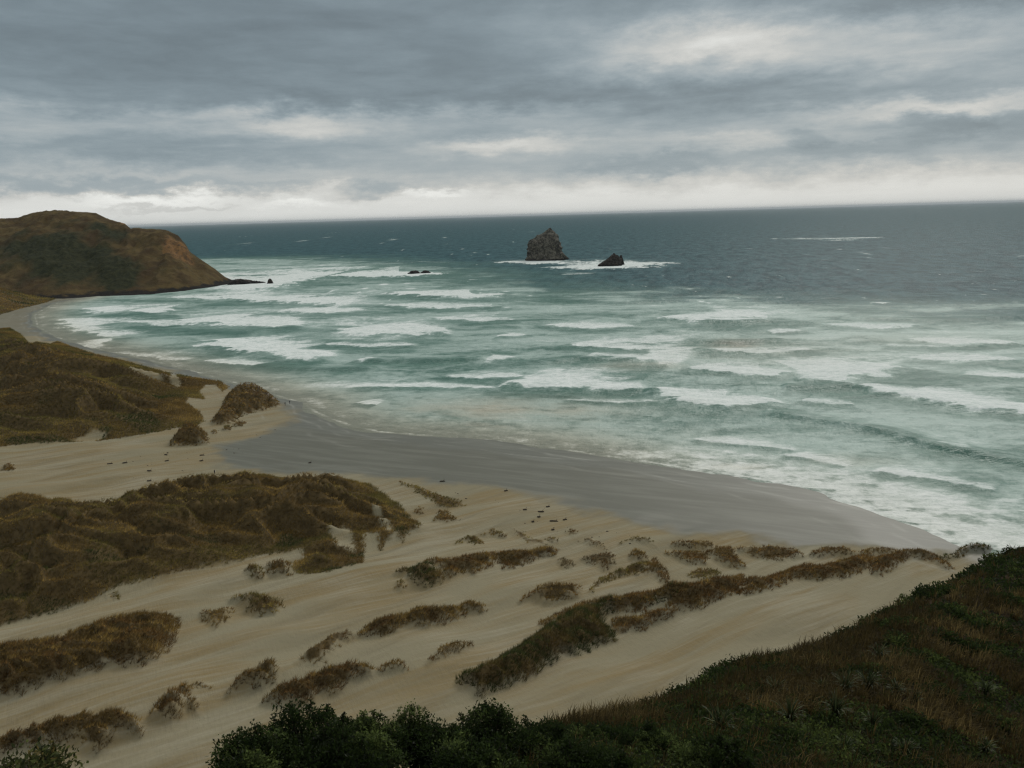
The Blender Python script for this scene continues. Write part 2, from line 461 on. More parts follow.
# --- separate clumps: (key, label, outline px, grass height, mound height, density, tone)
CL = [
 ('grass_clump', 'small tuft alone on the pale sand flat at the left edge below the far dune', [(2, 468), (7, 462), (13, 465), (14, 470), (4, 471)], .8, .6, 1.2, 'brown'),
 ('grass_clump', 'dark green tuft on the sand just under the near edge of the big grassy dune', [(247, 567), (253, 563), (260, 566), (263, 577), (258, 580), (248, 573)], .8, .9, 1, 'olive'),
 ('grass_clump', 'rounded brown clump tucked under the sandy notch at the foot of the big dune', [(266, 566), (275, 562), (289, 564), (289, 575), (277, 577), (268, 572)], .8, 1.2, 1.2, 'brown'),
 ('grass_clump', 'hook shaped olive clump with a thin arm pointing left on open sand', [(230, 598), (250, 592), (268, 593), (279, 598), (281, 606), (275, 615), (262, 617), (247, 611), (249, 602), (233, 602)], .8, 1.3, .9, 'olive'),
 ('grass_clump', 'small squarish tuft on the sand left of the hook shaped clump', [(202, 612), (212, 608), (229, 608), (228, 622), (215, 628), (204, 620)], .7, .9, .7, 'brown'),
 ('grass_clump', 'tiny sparse tuft on the sand rim beside the lower edge of the big dune', [(108, 594), (113, 590), (119, 595), (117, 600), (110, 599)], .7, .2, .6, 'olive'),
 ('grass_mound', 'largest separate brown mound, a long two-tiered bank at the left edge', [(-40, 655), (0, 643), (20, 640), (55, 635), (75, 628), (100, 617), (135, 607), (173, 608), (178, 622), (175, 640), (160, 658), (138, 667), (110, 668), (80, 675), (45, 686), (15, 697), (-40, 706)], .9, 2.6, 1.3, 'brown'),
 ('grass_mound', 'brown mound in the bottom left corner just above the leafy green sprigs', [(-30, 745), (0, 738), (30, 729), (60, 717), (90, 710), (120, 711), (138, 722), (140, 731), (125, 734), (112, 742), (96, 753), (78, 743), (50, 745), (20, 752), (-30, 764)], .8, 1.8, 1.4, 'brown'),
 ('grass_clump', 'upright brown clump like a bent claw beside the bottom left mound', [(153, 716), (158, 698), (170, 688), (183, 689), (180, 705), (178, 719), (172, 723), (160, 717)], .9, 1.2, 1.2, 'rust'),
 ('grass_clump', 'thin drooping strand right of the claw shaped clump', [(183, 691), (190, 688), (196, 700), (197, 712), (190, 706), (187, 698)], .7, .5, 1.0, 'rust'),
 ('grass_clump', 'short flat streak of grass above the claw shaped clump', [(185, 686), (200, 681), (211, 687), (196, 689), (186, 690)], .5, .4, 1.0, 'brown'),
 ('grass_clump', 'leaf shaped brown clump sloping up to the right above the dark shrubs', [(229, 692), (238, 678), (255, 666), (272, 659), (277, 667), (274, 680), (262, 688), (245, 688), (233, 692)], .8, 1.4, 1.3, 'brown'),
 ('grass_mound', 'long dark brown bank rising to the right directly above the dark shrubs', [(264, 700), (275, 688), (300, 676), (330, 665), (355, 663), (373, 669), (372, 675), (355, 680), (338, 693), (320, 695), (308, 705), (285, 706), (270, 703)], .8, 1.6, 1.4, 'rust'),
 ('grass_clump', 'little low hump at the right end of the long dark brown bank', [(378, 670), (385, 663), (398, 661), (404, 667), (392, 671)], .6, .7, 1.2, 'rust'),
 ('grass_clump', 'thin scraggy wedge with sand showing through, left of the long narrow bank', [(298, 660), (312, 648), (330, 632), (345, 631), (357, 633), (354, 639), (340, 646), (325, 661), (318, 665), (306, 664)], .6, 1.2, .55, 'brown'),
 ('grass_mound', 'long narrow sausage shaped bank in the middle of the open sand', [(357, 635), (368, 623), (392, 613), (420, 609), (450, 605), (470, 600), (485, 605), (482, 612), (468, 613), (455, 619), (430, 628), (408, 627), (385, 637), (365, 637)], .8, 1.5, 1.4, 'brown'),
 ('grass_clump', 'small clump left of the big green and brown bank', [(427, 663), (440, 647), (455, 642), (469, 643), (466, 650), (450, 656), (440, 658)], .7, 1.0, 1.1, 'brown'),
 ('grass_mound', 'biggest green and brown bank, scrub covered, in the centre of the sand', [(462, 673), (472, 668), (490, 653), (510, 641), (530, 630), (545, 620), (570, 606), (590, 600), (613, 600), (613, 608), (600, 612), (598, 620), (610, 632), (610, 640), (592, 645), (575, 653), (565, 651), (550, 661), (535, 671), (520, 678), (500, 684), (481, 691), (473, 681)], .9, 2.3, 1.5, 'green'),
 ('grass_clump', 'small dark clump trailing off the low end of the green bank', [(457, 684), (462, 674), (471, 672), (472, 678), (463, 687)], .6, .5, 1.0, 'green'),
 ('grass_clump', 'low domed clump standing alone above the upper end of the green bank', [(520, 600), (535, 589), (550, 583), (565, 585), (580, 588), (578, 597), (565, 602), (545, 604), (535, 598)], .7, 1.3, 1.1, 'brown'),
 ('grass_clump', 'olive strip climbing to the right on the side of the central sand dome', [(590, 590), (600, 578), (615, 570), (630, 563), (645, 560), (650, 568), (640, 575), (620, 578), (605, 583)], .7, 1.3, 1.2, 'olive'),
 ('grass_clump', 'small round bush of grass on top of the olive strip', [(630, 556), (636, 547), (645, 552), (646, 560), (633, 561)], .7, .8, 1.2, 'brown'),
 ('grass_clump', 'dark wedge hanging down the face of the sand dome', [(648, 562), (655, 556), (665, 568), (672, 585), (660, 581), (655, 573), (646, 572)], .7, .8, 1.2, 'rust'),
 ('grass_clump', 'grey brown patch on the sand left of the olive strip', [(582, 557), (595, 553), (612, 550), (614, 557), (612, 566), (603, 570), (590, 565)], .6, .9, 1.0, 'grey'),
 ('grass_clump', 'little dark tuft between the long central bank and the grey brown patch', [(559, 560), (564, 557), (573, 563), (572, 568), (563, 568)], .6, .5, 1.0, 'grey'),
 ('grass_clump', 'thin curved fringe along the crest of the sand dome near the beach', [(620, 543), (632, 538), (648, 538), (656, 545), (645, 543), (630, 542)], .5, .6, .8, 'olive'),
 ('grass_clump', 'sparse dark fringe left of the curved fringe at the top of the beach', [(580, 541), (590, 538), (600, 542), (606, 549), (596, 546), (586, 543)], .5, .5, .7, 'grey'),
 ('grass_clump', 'flat brown patch just right of the sand dome crest', [(666, 552), (690, 550), (708, 553), (705, 564), (690, 565), (678, 559)], .6, .9, 1.2, 'rust'),
 ('grass_clump', 'narrow dark strip along the back rim above the flat brown patch', [(672, 544), (690, 540), (712, 543), (716, 549), (700, 549), (685, 548)], .6, .8, 1.1, 'brown'),
 ('grass_clump', 'dark clump with a tail drooping to the right behind the ridge', [(708, 553), (720, 545), (733, 546), (738, 557), (747, 567), (735, 568), (722, 565), (715, 560)], .6, 1.0, 1.2, 'brown'),
 ('grass_clump', 'shadowy hollow clump between the flat brown patch and the ridge', [(688, 573), (700, 567), (718, 568), (720, 576), (705, 580), (693, 579)], .6, .5, 1.1, 'olive'),
 ('grass_ridge', 'lower western stretch of the long grassy ridge, next to the green bank', [(606, 600), (625, 590), (650, 587), (680, 586), (700, 580), (720, 578), (740, 575), (741, 590), (720, 597), (700, 605), (680, 606), (660, 615), (640, 622), (615, 624), (612, 614), (640, 611), (656, 606), (668, 604), (666, 597), (654, 596), (645, 606), (630, 604), (614, 603)], .8, 1.6, 1.3, 'rust'),
 ('grass_ridge', 'middle stretch of the long grassy ridge above the smooth sand slope', [(742, 575), (760, 575), (780, 568), (800, 562), (815, 564), (840, 557), (860, 554), (870, 556), (868, 566), (845, 574), (820, 577), (795, 576), (775, 582), (755, 587), (743, 589)], .8, 1.6, 1.3, 'rust'),
 ('grass_ridge', 'seaward end of the long grassy ridge with drooping tongues over the sand', [(872, 555), (885, 552), (905, 549), (925, 550), (935, 557), (942, 563), (950, 566), (936, 561), (925, 558), (910, 557), (898, 563), (880, 571), (870, 567)], .7, 1.3, 1.3, 'rust'),
 ('grass_clump', 'dark clump on the small bluff where the ridge meets the surf', [(938, 558), (950, 556), (965, 547), (978, 544), (990, 547), (985, 553), (970, 552), (957, 557), (946, 561)], .6, 1.4, 1.3, 'green'),
 ('grass_clump', 'first brown clump of the back row along the beach above the ridge', [(737, 549), (755, 548), (778, 545), (795, 550), (805, 555), (795, 559), (770, 561), (755, 557)], .6, 1.1, 1.2, 'rust'),
 ('grass_clump', 'second brown clump of the back row along the beach, arched', [(808, 554), (825, 547), (845, 549), (855, 553), (840, 556), (815, 558)], .6, .9, 1.2, 'rust'),
 ('grass_clump', 'green left end of the long bank that ends in a round green lump', [(395, 572), (410, 565), (430, 560), (437, 566), (444, 572), (442, 582), (428, 589), (415, 584), (408, 576)], .8, 1.3, 1.2, 'green'),
 ('grass_clump', 'rusty middle part of the long bank above the open sand', [(422, 561), (450, 555), (480, 550), (494, 552), (494, 563), (480, 570), (475, 576), (462, 572), (450, 579), (441, 568)], .8, 1.4, 1.3, 'rust'),
 ('grass_clump', 'dark right end of the long bank, tapering towards the beach', [(496, 553), (520, 548), (545, 545), (558, 550), (556, 556), (540, 558), (520, 567), (505, 570), (497, 561)], .8, 1.4, 1.3, 'brown'),
 ('grass_clump', 'tiny dark tuft below the green lump of the long bank', [(397, 581), (402, 577), (405, 585), (402, 592), (397, 588)], .6, .4, .9, 'olive'),
 ('grass_clump', 'arched tuft on the sand above the long bank, lower of two', [(456, 543), (468, 535), (478, 537), (484, 543), (476, 545), (468, 541)], .6, .7, 1.1, 'olive'),
 ('grass_clump', 'arched tuft on the sand above the long bank, upper of two', [(481, 535), (492, 529), (503, 533), (506, 537), (490, 535)], .6, .6, 1.0, 'olive'),
 ('grass_clump', 'brown tuft on pale sand just below the strip at the tip of the big dune', [(433, 520), (440, 508), (448, 510), (458, 520), (445, 523)], .6, .7, .9, 'brown'),
 ('grass_clump', 'tiny round tuft on the pale sand right of the big dune', [(413, 511), (418, 506), (424, 509), (422, 514), (415, 514)], .5, .3, .9, 'brown'),
 ('grass_clump', 'thin olive strip running right from the tip of the big dune', [(398, 481), (415, 483), (430, 489), (445, 494), (460, 499), (464, 505), (450, 508), (436, 506), (425, 498), (410, 488)], .6, .7, .8, 'olive'),
 ('grass_clump', 'sparse scatter of tufts at the back of the sand right of the arched tufts', [(512, 527), (522, 530), (530, 537), (545, 540), (544, 545), (528, 543), (517, 537)], .5, .3, .4, 'olive'),
 ('grass_mound', 'humped grassy knoll at the seaward tip of the far dune', [(230, 389), (237, 385), (246, 384), (257, 384), (265, 388), (272, 393), (278, 400), (278, 405), (269, 409), (255, 413), (243, 416), (236, 421), (226, 425), (213, 425), (211, 420), (217, 411), (222, 402), (225, 394)], .8, 2.2, 1.0, 'brown'),
 ('grass_mound', 'dark rounded hummock alone at the foot of the far dune', [(170, 441), (180, 427), (195, 428), (207, 432), (208, 442), (190, 447), (172, 447)], .9, 3.2, 1.0, 'brown'),
 ('grass_clump', 'small dark tuft on the sand at the foot of the grassy knoll', [(234, 424), (239, 420), (246, 422), (243, 426), (236, 427)], .7, .6, .9, 'brown'),
 ('grass_clump', 'second dark tuft below the knoll, nearer the dark rounded hummock', [(222, 428), (226, 425), (232, 427), (230, 431), (223, 431)], .7, .6, .9, 'olive'),
 ('grass_clump', 'tiny tuft touching the right side of the dark rounded hummock', [(211, 432), (214, 429), (218, 431), (216, 434), (212, 434)], .6, .4, .9, 'brown'),
 ('grass_clump', 'dark tuft on the bare sand saddle high on the far dune', [(161, 381), (166, 376), (169, 379), (166, 385), (162, 385)], .9, .8, .9, 'brown'),
 ('grass_clump', 'tiny dark tuft in the gap between the arched tufts and the beach, nearest the sea', [(566, 531), (571, 528), (577, 532), (573, 535), (567, 534)], .5, .3, .9, 'grey'),
 ('grass_clump', 'small dark tuft just above the right end of the long bank', [(546, 540), (551, 536), (558, 540), (553, 543)], .5, .3, .9, 'olive'),
 ('grass_clump', 'narrow dark strand bridging the ridge and the flat brown patch', [(640, 606), (655, 598), (672, 592), (690, 590), (688, 597), (668, 603), (650, 609)], .7, .8, 1.2, 'green'),
 ('grass_clump', 'brown fringe capping the top of the big green and brown bank', [(540, 622), (560, 610), (580, 601), (604, 597), (612, 602), (590, 608), (565, 618), (545, 628)], .8, .9, 1.2, 'brown'),
 ('grass_clump', 'third short clump of the back row along the beach', [(858, 553), (872, 549), (890, 550), (898, 553), (880, 555), (866, 556)], .6, .7, 1.1, 'rust'),
 ('grass_clump', 'dark tongue of grass hanging down the sand below the seaward end of the ridge', [(930, 556), (938, 556), (948, 563), (953, 570), (945, 568), (936, 562)], .6, .5, 1.1, 'rust'),
]
def widen(p, sx_, sy_):
    a_ = np.array(p, float)
    m_ = a_.mean(0)
    return [tuple(q) for q in (a_ - m_) * [sx_, sy_] + m_ + [0, 2]]


CL = [c[:2] + ((widen(c[2], 1.03, 1.28) if c[0] == 'grass_ridge' else widen(c[2], 1.03, 1.10) if 'biggest' in c[1] else c[2]),) + c[3:] for c in CL]
FEAT = []      # (footprint, holes, mound height, taper width, roughness)
fpA, fpB, fpS = footprint(DUNE_A, .8), footprint(DUNE_B, .8), footprint(SPUR, 0.)
hA, hB = [footprint(h, 0.) for h in HOLES_A], [footprint(h, 0.) for h in HOLES_B]
FEAT.append((fpA, 6.0, 22., 5.0, 22.))
FEAT.append((fpB, 11., 60., 14.0, 52.))
FEAT.append((fpS, 26., 110., 3.0, 40.))
CFP = []
for c in CL:
    fp = footprint(c[2], c[3] + .45 * 1.45 * c[4])
    CFP.append(fp)
    a = np.array(fp)
    span = np.ptp(a, axis=0).min()
    FEAT.append((fp, c[4] * 1.45, float(np.clip(span * .22, .8, 6 if c[4] > 3 else 4)), 2.4 if c[0] == 'grass_mound' and c[4] in (2.2, 3.2) else (1.0 if c[4] > 1 else .4), 12. if c[4] in (2.2, 3.2) else 7.))


def ridge(x, y, k):
    """long humps with narrow crests, 1 on the crest"""
    w1_ = fbm(x / k, y / k, 2, 23) * .5
    return 1 - np.abs(fbm(x / k + w1_, y / k * 2.3 + x / k * .25, 2, 21, .35)) * 2.4


def ground_h(x, y):
    h = base_h(x, y)
    for fp, hd, wd, ro, sc_ in FEAT:
        a = np.array(fp)
        e = 1.2 if hd < 5 else 3.0
        lo, hi = a.min(0) - e, a.max(0) + e
        m = (x > lo[0]) & (x < hi[0]) & (y > lo[1]) & (y < hi[1])
        if not m.any():
            continue
        xx, yy = x[m], y[m]
        s = smooth((poly_sd(fp, xx, yy) + e) / (wd + e))
        rid = ridge(xx, yy, sc_)
        h[m] += s * (hd * .9 + ro * np.clip(rid - .45, -.8, .6))
    return h


# ------------------------------------------------------------------ ground sheet
def polar(rad, ang):
    r, a = np.meshgrid(rad, ang, indexing='ij')
    return r * np.sin(a), r * np.cos(a)


ang = np.unique(np.concatenate([np.linspace(-1.5, -.64, 60), np.linspace(-.64, .64, 1150), np.linspace(.64, 1.5, 60)]))
rad = np.concatenate([np.linspace(25, 62, 20)[:-1], np.exp(np.arange(math.log(62), math.log(1150), .0043)),
                      [1250, 1500, 2000, 4000, 10000, 60000]])
gx, gy = polar(rad, ang)
gz = ground_h(gx, gy)
sdist = shore_d(gx, gy)
gz = np.where(sdist < -60, np.minimum(gz, -1.8 - .01 * np.clip(-sdist - 60, 0, 600)), gz)
# wet sand: measured outline of the grey tidal flat
WET = [(330, 405), (300, 412), (285, 424), (262, 431), (243, 440), (222, 448), (206, 458), (208, 470), (235, 474), (300, 477), (380, 479),
       (430, 485), (480, 488), (540, 497), (580, 512), (640, 530), (700, 539), (800, 546), (960, 553), (1060, 575), (1060, 520), (700, 440), (400, 400)]
fpW = list(zip(*[v.tolist() for v in at_level([p[0] for p in WET], [p[1] for p in WET], 1.0)]))
wet = smooth((poly_sd(fpW, gx, gy) + fbm(gx / 16, gy / 16, 5, 5) * 7 + 3) / 8.0)
wet = np.maximum(wet, smooth((13 - sdist + fbm(gx / 20, gy / 20, 3, 8) * 6) / 10))
wet = np.where(gy > 640, np.maximum(wet, .6 * smooth((48 - sdist) / 15)), wet)
swash = np.zeros_like(gx)
for q0, amp_, wl, sd_, st_ in ((5, 3.5, 26, 41, .9), (11, 5, 38, 43, .6), (21, 8, 55, 47, .45)):
    swash += st_ * np.exp(-((sdist - q0 - amp_ * fbm(gx / wl, gy / wl, 3, sd_)) / .7) ** 2) * np.clip(.4 + 1.2 * fbm(gx / 14, gy / 14, 3, sd_ + 1), 0, 1)
swash *= (sdist > .5)
gloss = smooth((18 + 9 * fbm(gx / 40, gy / 40, 3, 51) - sdist) / 8)
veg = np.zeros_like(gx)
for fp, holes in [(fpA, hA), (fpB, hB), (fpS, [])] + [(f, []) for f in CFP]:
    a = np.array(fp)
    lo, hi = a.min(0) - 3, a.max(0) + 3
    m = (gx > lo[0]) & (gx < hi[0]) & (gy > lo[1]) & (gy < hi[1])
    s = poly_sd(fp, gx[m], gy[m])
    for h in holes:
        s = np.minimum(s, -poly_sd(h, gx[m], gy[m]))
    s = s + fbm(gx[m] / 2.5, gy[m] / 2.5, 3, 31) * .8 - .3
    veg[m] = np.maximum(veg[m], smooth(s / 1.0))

mt, n = material('sand')
pos = n.n('ShaderNodeNewGeometry').outputs['Position']
A0 = R(37)
st1 = n.noise(n.stretched(A0, .012, .075), 1.0, 7, .62, 1.2)
st2 = n.noise(n.stretched(A0 - .12, .05, .8), 1.0, 5, .6, .4)
bl = n.noise(pos, .035, 4, .55)
gr = n.noise(pos, 1.6, 4, .7)
f1 = n.ramp(n.add(n.mul(st1, .75), n.mul(bl, .35)), .46, .66)
dry = n.mix(f1, (.272, .240, .152), (.250, .188, .090))
dry = n.mix(n.ramp(n.add(n.mul(st2, .5), n.mul(bl, .5)), .46, .66, 0, .7), dry, (.360, .328, .236))
dry = n.mix(n.ramp(n.noise(n.stretched(A0 + .1, .025, .20), 1.0, 5, .6), .50, .74, 0, .5), dry, (.165, .140, .085))
dry = n.mix(n.ramp(gr, .3, .75, 0, .35), dry, (.24, .20, .14))
wn = n.noise(n.stretched(R(-22), .03, .25), 1.0, 5, .6, .3)
wcol = n.mix(n.ramp(wn, .4, .68), (.130, .128, .096), (.172, .170, .132))
wt = n.attr('wet')
sand = n.mix(wt, dry, wcol)
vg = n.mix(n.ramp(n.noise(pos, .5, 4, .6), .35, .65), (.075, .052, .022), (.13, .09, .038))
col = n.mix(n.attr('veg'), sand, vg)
rough = n.ramp(wt, 0, 1, .95, .5)
hgt = n.add(n.mul(n.noise(n.stretched(A0 + R(80), .35, 1.6), 1.0, 4, .6), .25), n.mul(n.noise(pos, .5, 5, .6), .5))
sw = n.attr('swash')
sand = n.mix(n.mul(sw, .55), sand, (.42, .41, .35))
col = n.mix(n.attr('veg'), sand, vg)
gl_ = n.attr('gloss')
rough = n.sub(rough, n.mul(gl_, .10))
bmp = n.bump(hgt, n.ramp(wt, 0, 1, .5, .06), .8)
n.principled(col, rough, n.add(.25, n.mul(gl_, .05)), 1.4, bmp)
me = mesh_np('ground', np.stack([gx, gy, gz], -1), grid_quads(*gx.shape), mt,
             {'swash': swash.ravel(), 'gloss': gloss.ravel(), 'wet': wet.ravel(), 'veg': veg.ravel()}, True, True)
link('ground', me, kind='structure')

# ------------------------------------------------------------------ sea
thet = np.concatenate([np.linspace(R(29), R(3.2), 660), np.linspace(R(3.2), R(.5), 150)[1:]])
srad = np.concatenate([[90, 120], CAM_H / np.tan(thet), [11000, 14000, 20000, 30000, 60000, 120000]])
sang = np.unique(np.concatenate([np.linspace(-1.5, -.62, 50), np.linspace(-.62, .62, 1150), np.linspace(.62, 1.5, 60)]))
sx, sy = polar(srad, sang)
sdd = -shore_d(sx, sy)
sr = np.hypot(sx, sy)
foam = np.zeros_like(sx)
hz = np.zeros_like(sx)
CA = R(-8)      # line of the wave crests
cu, cv = sx * math.cos(CA) + sy * math.sin(CA), -sx * math.sin(CA) + sy * math.cos(CA)
# general surf-zone foam: long wisps along the crests
zone = smooth(sdd / 25) * (1 - smooth((sdd + fbm(sx / 130, sy / 90, 3, 41) * 120 - 400) / 170))
wisp = fbm(cu / 46 + fbm(cu / 60, cv / 30, 2, 4) * .8, cv / 20 + fbm(cu / 34, cv / 34, 2, 6) * .7, 6, 55, .6)
wisp2 = fbm(cu / 130, cv / 60, 3, 77)
swirl = fbm(cu / 24, cv / 14, 5, 61, .6)
fine = fbm(cu / 6, cv / 5, 3, 91, .6)
milk = zone * np.clip(.58 + .55 * wisp + .40 * wisp2 + .25 * fine * smooth((700 - sr) / 300), .05, 1.0)


def breaker(pts, dy, inten, bump=0.0, lace=.35):
    """crest measured in the photo, foam trailing seaward of it"""
    P = [tuple(map(float, at_level(*p))) for p in pts]
    mx, my = pts[len(pts) // 2]
    a, b = np.array(at_level(mx, my)), np.array(at_level(mx, my - dy))
    L = float(np.hypot(*(b - a))) * 1.45
    q = np.array(P)
    lo, hi = q.min(0) - L * 1.8 - 10, q.max(0) + L * 1.8 + 10
    m = (sx > lo[0]) & (sx < hi[0]) & (sy > lo[1]) & (sy < hi[1])
    xx, yy = sx[m], sy[m]
    dd, side, t = seg_dist(P, xx, yy)
    s = np.where(side > 0, dd, -dd)
    ed = L * .22
    s2 = s + swirl[m] * L * .16 + fine[m] * L * .05
    L = L * np.clip(np.sin(math.pi * np.clip(t, .03, .97)) ** .7 * (.85 + .9 * swirl[m] + .5 * wisp2[m]), .22, 1.35)
    ends = smooth(t / .10 + .15) * smooth((1 - t) / .10 + .15)
    dend = np.where((t <= 0) | (t >= 1), np.exp(-(dd / (L * .6 + 3)) ** 2), 1)
    f = smooth((s2 + ed * .25) / (ed * .5)) * np.exp(-(np.clip(s2, 0, None) / (L * 1.0)) ** 1.7) * ends * dend
    f = f * (1 - lace * smooth(fine[m] * .9 + swirl[m] * .5 + .1))
    face = np.exp(-((s2 + ed * .9) / (ed * .9 + 1.5)) ** 2) * (s2 < 0) * ends * (inten > 0)
    foam[m] *= 1 - .7 * face
    milk[m] *= 1 - .55 * face
    foam[m] = np.maximum(foam[m], f * inten * .88 + foam[m] * (1 - f * .5) * .5 * (f > .02) + foam[m] * (f <= .02) * 1.0)
    if bump:
        wd = 3.5 + float(np.max(L)) * .07
        sb = s - 1.0
        prof_ = np.where(sb > 0, np.exp(-(sb / (wd * 1.8)) ** 2), np.exp(-(sb / (wd * .6)) ** 2))
        hz[m] = np.maximum(hz[m], bump * prof_ * ends * dend)


def field(px, py, rx, ry, inten):
    """a patch of old foam or churned water"""
    c = np.array(at_level(px, py))
    ax = np.array(at_level(px + rx, py)) - c
    ay = np.array(at_level(px, py - ry)) - c
    M = np.linalg.inv(np.stack([ax, ay], 1))
    X, Y = sx - c[0], sy - c[1]
    q = (M[0, 0] * X + M[0, 1] * Y) ** 2 + (M[1, 0] * X + M[1, 1] * Y) ** 2
    m = q < 6
    e = np.exp(-q[m])
    foam[m] += inten * e * np.clip(.75 + .8 * swirl[m] + .5 * wisp[m] + .3 * fine[m], 0, 1.6)


for f in [(300, 300, 60, 14, .35), (250, 318, 60, 8, .25), (360, 325, 50, 10, .25), (420, 312, 80, 12, .15), (620, 345, 70, 12, .30),
          (740, 312, 45, 8, .45), (690, 395, 80, 8, .25), (840, 360, 110, 12, .38), (960, 355, 60, 10, .2), (940, 400, 90, 8, .35),
          (560, 378, 70, 8, .3), (900, 500, 120, 20, .40), (980, 530, 60, 16, .5), (820, 480, 80, 10, .35), (960, 440, 60, 8, .18),
          (200, 350, 50, 5, .15), (400, 385, 120, 5, .2), (640, 460, 130, 8, .2), (480, 432, 90, 6, .2), (140, 305, 40, 5, .2),
          (250, 378, 70, 6, .28), (160, 356, 50, 4, .25), (70, 325, 25, 8, .25), (622, 264, 50, 4, .9), (535, 262, 50, 3, .6), (580, 263, 70, 4, .35),
          (300, 277, 60, 4, .25), (480, 345, 60, 8, .1), (900, 330, 120, 8, .10)]:
    field(*f)
for bk in [([(118, 312), (150, 313), (178, 311)], 12, .95, .8), ([(165, 297), (200, 299), (262, 299)], 6, .8, .5),
           ([(168, 321), (190, 323), (230, 326), (270, 328), (310, 326)], 13, .95, 1.2),
           ([(198, 341), (212, 348), (250, 354), (290, 360), (340, 359)], 18, 1.0, 1.6),
           ([(200, 361), (230, 365), (266, 366)], 5, .8, .5), ([(58, 319), (66, 328), (82, 333)], 9, .8, .4),
           ([(86, 332), (100, 336), (108, 338)], 5, .9, .5), ([(96, 349), (104, 343), (112, 338)], 5, .9, .3),
           ([(110, 352), (160, 360), (195, 360)], 5, .75, .2), ([(246, 292), (280, 286), (320, 277), (400, 277), (452, 273)], 7, 1.0, 1.2),
           ([(383, 293), (420, 297), (455, 298), (485, 298), (514, 294)], 7, 1.05, 1.8), ([(466, 281), (474, 281), (480, 280)], 4, 1, .8),
           ([(330, 330), (365, 335), (400, 335), (455, 333)], 16, .9, 1.0), ([(352, 361), (366, 362), (380, 360)], 5, 1, .8),
           ([(494, 337), (512, 337), (530, 335)], 4, .85, .5), ([(484, 361), (500, 361), (520, 358)], 12, .7, .4),
           ([(653, 318), (700, 322), (740, 323), (772, 320)], 11, 1.05, 1.8), ([(706, 318), (740, 319), (772, 316)], 18, .9, 0),
           ([(578, 359), (620, 361), (650, 363), (678, 365)], 24, .95, 1.0), ([(495, 385), (540, 388), (590, 390), (648, 391)], 19, 1.0, 1.4),
           ([(646, 388), (660, 396), (685, 404), (730, 410), (790, 404)], 18, 1.0, 1.7), ([(686, 367), (740, 375), (770, 377), (802, 374)], 9, .95, .9),
           ([(770, 333), (790, 332), (805, 331)], 5, .8, .4), ([(792, 381), (830, 382), (870, 374), (905, 366)], 24, .70, .9),
           ([(853, 385), (880, 395), (920, 400), (970, 410), (1023, 414), (1080, 420)], 17, 1.05, 1.8), ([(900, 358), (950, 362), (1024, 360)], 9, .6, .4),
           ([(934, 446), (952, 451), (972, 453)], 8, .95, .8), ([(340, 388), (420, 388), (500, 388)], 6, .75, .4),
           ([(355, 403), (365, 404), (378, 405)], 4, .7, .2), ([(538, 267), (580, 270), (640, 268), (676, 262)], 9, 1.05, .8),
           ([(492, 262), (530, 264), (566, 263)], 5, .9, .4), ([(398, 277), (420, 276), (450, 273)], 6, .9, .5),
           ([(560, 275), (590, 274), (604, 273)], 2.5, .7, .3), ([(835, 241), (858, 240), (890, 237)], 3, .95, .5),
           ([(870, 304), (882, 304), (893, 303)], 3, .9, .4), ([(235, 300), (290, 303), (345, 305)], 8, .8, .8), ([(270, 311), (330, 313), (372, 309)], 7, .7, .4), ([(84, 308), (95, 312), (106, 313)], 6, .8, .4),
           ([(320, 344), (370, 348), (420, 346)], 8, .75, .6), ([(430, 318), (480, 322), (520, 320)], 6, .7, .5), ([(540, 325), (590, 329), (640, 326)], 7, .7, .5),
           ([(560, 345), (600, 349), (655, 350)], 9, .8, .6), ([(440, 377), (480, 379), (525, 376)], 7, .75, .4), ([(820, 325), (880, 329), (930, 326)], 6, .65, .5),
           ([(900, 340), (960, 345), (1023, 343)], 7, .8, .6), ([(700, 350), (760, 354), (820, 350)], 8, .75, .5), ([(560, 400), (620, 404), (660, 401)], 5, .55, .3),
           ([(960, 375), (1000, 378), (1040, 377)], 8, .75, .5), ([(800, 400), (830, 404), (856, 405)], 6, .65, .4), ([(870, 472), (930, 480), (1000, 493)], 10, .7, .6),
           ([(780, 455), (815, 460), (850, 468)], 6, .6, .4), ([(690, 440), (750, 446), (800, 452)], 6, .55, .4), ([(120, 322), (160, 326), (185, 326)], 6, .7, .4),
           ([(380, 305), (440, 309), (500, 307)], 6, .65, .4), ([(410, 262), (440, 263), (462, 262)], 2, .5, .3), ([(780, 240), (870, 238)], 2, .4, .2), ([(880, 345), (930, 348), (990, 346)], 6, .5, .6)]:
    breaker(*bk)
# unbroken swells: dark green faces
for pts, dy, hb in [([(760, 414), (830, 424), (880, 434), (930, 448), (1024, 466), (1080, 478)], 10, 1.9), ([(355, 361), (420, 362), (490, 360)], 8, 1.5),
                    ([(540, 365), (580, 360), (640, 362)], 8, 1.4), ([(150, 330), (210, 333), (260, 334)], 6, 1.2), ([(780, 388), (820, 390), (858, 386)], 8, 1.4),
                    ([(250, 366), (320, 371), (380, 369)], 6, 1.2), ([(540, 300), (620, 304), (700, 300)], 6, 1.5), ([(850, 318), (930, 322), (1024, 318)], 6, 1.5),
                    ([(280, 327), (310, 331), (345, 330)], 5, 1.2), ([(680, 340), (730, 343), (790, 340)], 6, 1.0)]:
    breaker(pts, dy, 0.0, hb)
    P = [tuple(map(float, at_level(*p))) for p in pts]
    dd, side, t = seg_dist(P, sx, sy)
    clear = np.exp(-((np.where(side > 0, dd, -dd) + 3) / (9 + dy * .8)) ** 2) * smooth(t / .12) * smooth((1 - t) / .12)
    foam *= 1 - .65 * clear
    milk *= 1 - .50 * clear
